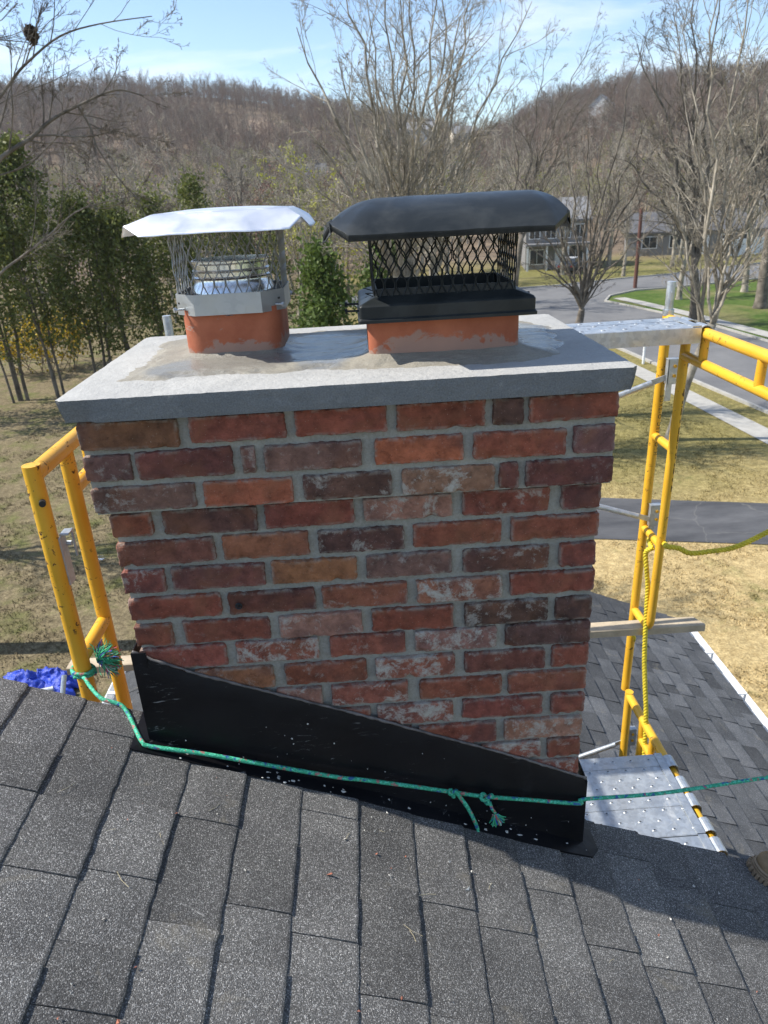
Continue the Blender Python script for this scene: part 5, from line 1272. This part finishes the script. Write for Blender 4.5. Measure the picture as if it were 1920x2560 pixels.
# ------------------------------------------------------------------ houses across the valley
ROOFG = simple('far_grey_roof', (.2, .2, .205), .9, var=.15, scale=2); ROOFD = simple('far_dark_roof', (.1, .1, .105), .9, var=.2, scale=2)
GLASS = Mt('window_glass', (.03, .035, .04), .12, 0, .6); GSID = simple('grey_siding', (.23, .225, .22), .8, var=.08); WSID = simple('white_siding', (.5, .5, .49), .75, var=.06)
def far_house(label, c, rot, w, d, h, rh, wall, rooff, wins, over=.4, door=None):
    """gabled house: local x along the front, -y is the front"""
    o = thing('house', label, 'house', c); Rz_ = Matrix.Rotation(rot, 3, 'Z'); c = Vector(c)
    W = lambda p: c+Rz_ @ Vector(p)
    def pb(name, lo, hi, mat, par=o):
        mb = MB(); mb.bbox(lo, hi); mb.v = [tuple(W(p)) for p in mb.v]; return put(name, mb, mat, par)
    mb = MB(); mb.extr([W((-w/2, -d/2, 0)), W((-w/2, d/2, 0)), W((-w/2, d/2, h)), W((-w/2, 0, h+rh-.1)), W((-w/2, -d/2, h))], Rz_ @ Vector((w, 0, 0))); put('wall', mb, wall, o)
    e = over; k = rh/(d/2)
    mb = MB(); mb.extr([W((-w/2-e, -d/2-e, h-e*k)), W((-w/2-e, 0, h+rh)), W((-w/2-e, d/2+e, h-e*k)), W((-w/2-e, d/2+e, h-e*k+.18)), W((-w/2-e, 0, h+rh+.18)), W((-w/2-e, -d/2-e, h-e*k+.18))], Rz_ @ Vector((w+2*e, 0, 0))); rf = put('roof', mb, rooff, o)
    for (x, z, ww, hh) in wins:
        f = pb('window', (x-ww/2-.09, -d/2-.06, z-.09), (x+ww/2+.09, -d/2+.02, z+hh+.09), WHITE)
        pb('pane', (x-ww/2, -d/2-.075, z), (x-.03, -d/2-.05, z+hh), GLASS, f); pb('pane', (x+.03, -d/2-.075, z), (x+ww/2, -d/2-.05, z+hh), GLASS, f)
    if door: pb('door', (door-.5, -d/2-.07, 0), (door+.5, -d/2+.02, 2.1), WHITE)
    pb('chimney', (w*.25, -.3, h+rh*.5), (w*.25+.8, .4, h+rh+1), ROOFD, rf) if w > 9 else None
    return o, pb, W
_, pb, W = far_house('grey two-storey house with white trim beyond the intersection', (22.9, 84, G0), -.15, 6.4, 7, 5.0, 1.9, GSID, ROOFG,
     [(-2.3, 3.2, 1.0, 1.2), (-.6, 3.2, 1.0, 1.2), (.9, 3.2, 1.0, 1.2), (2.4, 3.2, 1.0, 1.2), (-2.0, .6, 1.4, 1.4), (2.1, .3, 1.4, 2.0)], door=.4)
pb('porch_roof', (-3.3, -5.1, 2.5), (3.3, -3.5, 2.7), ROOFG)
for x in (-3.1, -1.1, 1.1, 3.1): pb('porch_post', (x-.1, -5.0, 0), (x+.1, -4.8, 2.5), WHITE)
far_house('low dark-roofed ranch house behind the bare limbs right of the grey house', (42, 92, G0), -.3, 15, 8, 2.7, 1.9, GSID, ROOFD, [(-5, .9, 1.6, 1.2), (-1.5, .9, 2.4, 1.3), (3.5, .9, 1.2, 1.2), (5.8, .9, 1.2, 1.2)], door=1.2)
far_house('pale house with a red-brown front behind the right tree trunks', (60, 99, G0), -.5, 11, 8, 4.8, 2, simple('redbrown_siding', (.3, .13, .1), .8), ROOFD, [(-3, 3, 1.1, 1.3), (0, 3, 1.1, 1.3), (3, 3, 1.1, 1.3), (-3, .8, 1.2, 1.3), (3, .8, 1.2, 1.3)], door=0)
def hz(x, y): return float(gz(x, y))
far_house('white-gabled house high on the wooded right hill', (91, 284, hz(91, 284)+1.2), 1.05, 9, 7.5, 6.5, 3.2, WSID, ROOFG, [(-2.4, 3.8, 1.2, 1.5), (2.4, 3.8, 1.2, 1.5), (-2.4, 1, 1.2, 1.5), (2.4, 1, 1.2, 1.5)])
far_house('pale grey house among trees low on the hill behind the broad bare tree', (27, 290, hz(27, 290)+5.5), -.1, 13, 8, 5, 2.6, WSID, ROOFG, [(-4, 3, 1.4, 1.4), (0, 3, 1.4, 1.4), (4, 3, 1.4, 1.4), (-4, .7, 1.4, 1.4), (4, .7, 1.4, 1.4)])
far_house('small cream house on the hillside right of the pale grey hillside house', (42.5, 294, hz(42.5, 294)+5.5), .1, 7, 7, 4.5, 2.4, simple('cream_siding', (.62, .56, .46), .8, var=.05), ROOFG, [(-1.8, 2.6, 1.3, 1.3), (1.8, 2.6, 1.3, 1.3)])
far_house('grey-roofed house at the foot of the left hill behind the leaning branches', (-11, 225, hz(-11, 225)-.5), .2, 11, 8, 3.4, 2.6, GSID, ROOFG, [(-4, 1, 1.4, 1.3), (0, 1, 1.4, 1.3), (4, 1, 1.4, 1.3)])
# white fence along the cross street, one panel each
fn = thing('vinyl_fence', 'long white panel fence beyond the cross street at the far right', 'fence', (50, 86, G0))
a, b = Vector((41.5, 82.5, G0)), Vector((70, 93, G0)); nn = 12
for i in range(nn):
    p, q = a.lerp(b, i/nn), a.lerp(b, (i+1)/nn); d = (q-p).normalized(); rot = Matrix.Rotation(math.atan2(d.y, d.x), 3, 'Z')
    mb = MB(); mb.box((p+q)/2+Vector((0, 0, .95)), ((q-p).length-.14, .05, 1.7), rot); put('panel', mb, WHITE, fn)
    mb = MB(); mb.box(p+Vector((0, 0, 1)), (.13, .13, 2.0), rot); put('post', mb, WHITE, fn)
# parked car on the grey house's drive
car = thing('parked_car', 'small dark parked car with a pale roof in front of the grey house', 'car', (22.9, 76.5, G0))
CARP = Mt('dark_car_paint', (.06, .065, .075), .3, .2); TYRE = simple('tyre_rubber', (.02, .02, .02), .9)
rc = Matrix.Rotation(math.radians(62), 3, 'Z'); cc = Vector((22.9, 76.5, G0))
def cb(name, mbx, mat, par=car, **k):
    mbx.v = [tuple(cc+rc @ Vector(p)) for p in mbx.v]; return put(name, mbx, mat, par, **k)
prof = [(-2.2, .35), (-2.25, .75), (-2.0, .95), (-1.3, 1.0), (1.0, 1.02), (2.0, .88), (2.25, .6), (2.2, .35)]
mb = MB(); mb.extr([(x, -.88, z) for x, z in prof], (0, 1.76, 0)); cb('body', mb, CARP, bevel=.07)
prof = [(-1.9, .98), (-1.35, 1.45), (.25, 1.48), (1.05, 1.0)]
mb = MB(); mb.extr([(x, -.74, z) for x, z in prof], (0, 1.48, 0)); cb('windows', mb, GLASS, bevel=.05)
mb = MB(); mb.bbox((-1.3, -.7, 1.45), (.25, .7, 1.52)); cb('car_roof', mb, simple('pale_car_roof', (.5, .51, .53), .3), bevel=.03)
for x in (-1.35, 1.4):
    for y in (-.84, .84):
        mb = MB(); mb.tube([(x, y-.1, .33), (x, y+.1, .33)], .33, 18); cb('wheel', mb, TYRE)
for y in (-.62, .62):
    mb = MB(); mb.bbox((2.16, y-.2, .62), (2.25, y+.2, .76)); cb('headlight', mb, WHITE); mb = MB(); mb.bbox((-2.27, y-.2, .7), (-2.2, y+.2, .86)); cb('tail_light', mb, simple('red_lens', (.4, .02, .02), .3))
# short red-brown utility post and white kerbside marker
mb = MB(); mb.tube([(24.1, 61.3, G0), (24.1, 61.3, G0+6.2)], [.16, .13], 10); tag(put('utility_pole', mb, simple('redbrown_pole', (.13, .06, .045), .9)), 'red-brown wooden utility pole at the street corner', 'pole')
mb = MB(); mb.tube([(14.35, 33.4, G0), (14.35, 33.4, G0+.85)], .06, 10); mb.tube([(14.35, 33.4, G0+.85), (14.35, 33.4, G0+.9)], .075, 10); tag(put('marker_post', mb, WHITE), 'short white marker post on the verge below the high steel plank', 'post')

# ------------------------------------------------------------------ small things
# crumpled blue tarpaulin and pipes on the ground at the left
TARP = simple('blue_tarp', (.02, .055, .42), .45, var=.3, scale=6, bump=.6, bdist=.02)
V = []; nx = 70; ny = 50
for i in range(nx):
    for j in range(ny):
        u, v = i/(nx-1), j/(ny-1); x, y = -6.5+1.45*u+.12*fbm(u*4, v*4, 3), 9.35+1.0*v+.12*fbm(u*4, v*4, 9)
        e = min(u, 1-u, v, 1-v)*4; h = .36*min(1, e)**.6*(.6+.6*fbm(u*2.3+1, v*2.3, 1, 3))+.09*abs(fbm(u*9, v*9, 4, 4))+.05*abs(fbm(u*22, v*22, 4, 3))
        V.append((x, y, G0+max(.01, h)))
me = np_mesh('blue_tarp', np.array(V)-np.array([[-5.8, 9.85, G0]]), grid_faces(nx, ny)); me.shade_smooth()
tag(link('blue_tarp', me, TARP, None, (-5.8, 9.85, G0)), 'crumpled blue tarpaulin heaped on the ground at the lower left', 'tarpaulin')
for i, (p, q, lab) in enumerate((((-6.0, 9.4, G0+.28), (-5.3, 9.55, G0+.3), 'longer grey scaffold pipe lying on the blue tarpaulin'), ((-5.15, 9.4, G0+.08), (-5.1, 9.65, G0+.5), 'short grey pipe standing up from the blue tarpaulin'))):
    mb = MB(); mb.tube([p, q], .045, 12); tag(put('steel_pipe', mb, GALV), lab, 'pipe')
# scrap of white paper on the left lawn
mb = MB()
for i in range(16):
    c = Vector((-6.45+rnd.gauss(0, .13), 15.2+rnd.gauss(0, .1), G0+.04+.05*rnd.random())); a = rvec(rnd)*.09; a.z *= .5; b = rvec(rnd)*.08; b.z *= .5; mb.add([c-a-b, c+a-b, c+a+b*.7, c-a*.6+b], [(0, 1, 2, 3)])
tag(put('paper_scrap', mb, WHITE), 'torn white paper scrap on the bare lawn left of the chimney', 'litter')
# pale blue cooler box seen past the chimney's left foot
# boot of someone standing on the roof at the right edge
BOOTL = simple('tan_boot_leather', (.24, .165, .085), .75, var=.3, scale=14, bump=.4); SOLE = simple('boot_sole_rubber', (.27, .2, .125), .8, var=.2, scale=20)
bp = Vector((1.742, .024, 0)); bp.z = rz(bp.x)+.008
boot = thing('work_boot', 'tan leather work boot with lugged sole on the shingles at the right edge', 'boot', bp)
ax = Vector((-1, .06, 0)).normalized(); ax.z = -RS*ax.x; ax.normalize(); nrm = Vector((RS, 0, 1)).normalized(); sd = nrm.cross(ax).normalized()
BW = lambda p: bp+ax*p[0]+sd*p[1]+nrm*p[2]
def foot(n=40, grow=0.0):
    P = []
    for k in range(n):
        t = 2*math.pi*k/n; x = math.cos(t); w = .046 if x < -.2 else .046+.012*math.sin(min(1, (x+.2)/1.0)*math.pi*.75)
        P.append((.15*math.copysign(abs(x)**.8, x)*(1+grow*5), (w+grow*.7)*math.copysign(abs(math.sin(t))**.75, math.sin(t))))
    return P
mb = MB(); A = foot(); n = len(A)
lv = [(0, .006), (.012, .008), (.014, .004), (.019, .007), (.021, .003), (.026, .006), (.03, .0)]
mb.add([BW((x*(1+g_*6), y*(1+g_*16), z)) for z, g_ in lv for x, y in A], [(k*n+i, k*n+(i+1) % n, (k+1)*n+(i+1) % n, (k+1)*n+i) for k in range(len(lv)-1) for i in range(n)]+[tuple(range(n-1, -1, -1))])
put('sole', mb, SOLE, boot, angle=35)
for i in range(0, n, 1):
    x, y = A[i]; mb = MB(); t = math.atan2(y*3, x); c = BW((x*1.05, y*1.14, .006)); d = (ax*math.cos(t)+sd*math.sin(t)); e = nrm.cross(d); rot = Matrix((d, e, nrm)).transposed()
    mb.box(c, (.012, .0085, .014), rot); put('lug', mb, SOLE, boot)
mb = MB(); secs = []
for k, (z, sx0, sx1, wy) in enumerate(((.028, -.148, .148, 1.0), (.045, -.15, .15, 1.02), (.065, -.146, .142, .97), (.085, -.135, .115, .86), (.1, -.125, .07, .78), (.12, -.118, .02, .78), (.16, -.115, -.005, .82), (.2, -.118, -.012, .86))):
    for x, y in A:
        u = (x+.15)/.3; mb.v.append(tuple(BW((sx0+(sx1-sx0)*u, y*wy, z-(.018*max(0, u-.55)/.45 if .05 < z < .1 else 0)))))
m_ = 8; mb.f = [(k*n+i, k*n+(i+1) % n, (k+1)*n+(i+1) % n, (k+1)*n+i) for k in range(m_-1) for i in range(n)]
put('upper', mb, BOOTL, boot, smooth=True)
mb = MB()
for j in range(4):
    u = .055-.03*j; z = .094+.012*j+(.02 if j > 2 else 0); mb.tube([BW((u, -.03, z-.006)), BW((u+.004, 0, z+.006)), BW((u, .03, z-.006))], .0028, 6)
put('lace', mb, simple('boot_lace', (.3, .24, .13), .8), boot)
# crumbs of mortar, brick and straw on the shingles
CRUM = [simple('mortar_crumb', (.5, .49, .45), .9, bump=0), simple('brick_crumb', (.42, .16, .1), .9, bump=0), simple('straw', (.5, .43, .27), .8, bump=0)]
rg = random.Random(17)
def roof_pt():
    x = rg.uniform(-.3, 1.7); y = rg.uniform(-.95, -.06); return Vector((x, y, rz(x)+.0105))
for nm, mat, cnt, s0, s1 in (('mortar_crumbs', CRUM[0], 170, .0012, .0042), ('brick_crumbs', CRUM[1], 34, .0015, .005)):
    mb = MB()
    cl = [roof_pt() for _ in range(9)]
    for i in range(cnt):
        p = roof_pt() if rg.random() < .55 else rg.choice(cl)+Vector((rg.gauss(0, .03), rg.gauss(0, .03), 0)); p.z = rz(p.x)+.011
        if -.06 < p.x < 1.12 and p.y > -.07: p.y -= .08
        s = rg.uniform(s0, s1)*(2.0 if rg.random() < .06 else 1); Q = [p+Vector((rg.uniform(-1, 1)*s, rg.uniform(-1, 1)*s, rg.uniform(-.3, .8)*s)) for _ in range(6)]
        mb.add(Q, [(0, 1, 2), (0, 2, 3), (0, 3, 4), (0, 4, 1), (5, 2, 1), (5, 3, 2), (5, 4, 3), (5, 1, 4)])
    kind(put(nm, mb, mat, at=(.6, -.5, rz(.6))), 'stuff')['label'] = 'scattered small crumbs lying on the charcoal shingles'
mb = MB()
for i in range(26):
    p = roof_pt(); a = rg.uniform(0, 6.28); l = rg.uniform(.006, .022); d = Vector((math.cos(a), math.sin(a), -RS*math.cos(a)))*l; b = Vector((-math.sin(a), math.cos(a), 0))*l*.15
    p.z += .002; mb.tube([p-d, p+b, p+d], .0005, 4)
kind(put('straw_bits', mb, CRUM[2], at=(.6, -.5, rz(.6))), 'stuff')['label'] = 'thin bits of straw lying on the shingles'
mb = MB()
for i in range(26):
    x = rg.uniform(.02, 1.07); z = rz(x)+.03+rg.random()**2*.17; s = rg.uniform(.0008, .003); p = Vector((x, -.0215, z))
    Q = [p+Vector((math.cos(t)*s*rg.uniform(.5, 1.3), rg.uniform(-.0012, -.0002), math.sin(t)*s*rg.uniform(.5, 1.5))) for t in (0, 1.05, 2.1, 3.15, 4.2, 5.25)]; Q.append(p+Vector((0, -.003, 0)))
    mb.add(Q, [(k, (k+1) % 6, 6) for k in range(6)])
for i in range(38):
    x = rg.choice((rg.uniform(.0, 1.09), rg.gauss(.28, .05), rg.gauss(.9, .08))); y = rg.uniform(-.056, -.024); z = rz(x)+.0135; s = rg.uniform(.0012, .0055)
    Q = [Vector((x, y, z))+Vector((math.cos(t)*s*rg.uniform(.5, 2.0), math.sin(t)*s*rg.uniform(.4, 1.1), -RS*math.cos(t)*s+rg.uniform(0, .0008))) for t in (0, 1.05, 2.1, 3.15, 4.2, 5.25)]; Q.append(Vector((x, y, z+.0025)))
    mb.add(Q, [(k, (k+1) % 6, 6) for k in range(6)])
kind(put('mortar_splashes', mb, CRUM[0], chim), 'stuff')
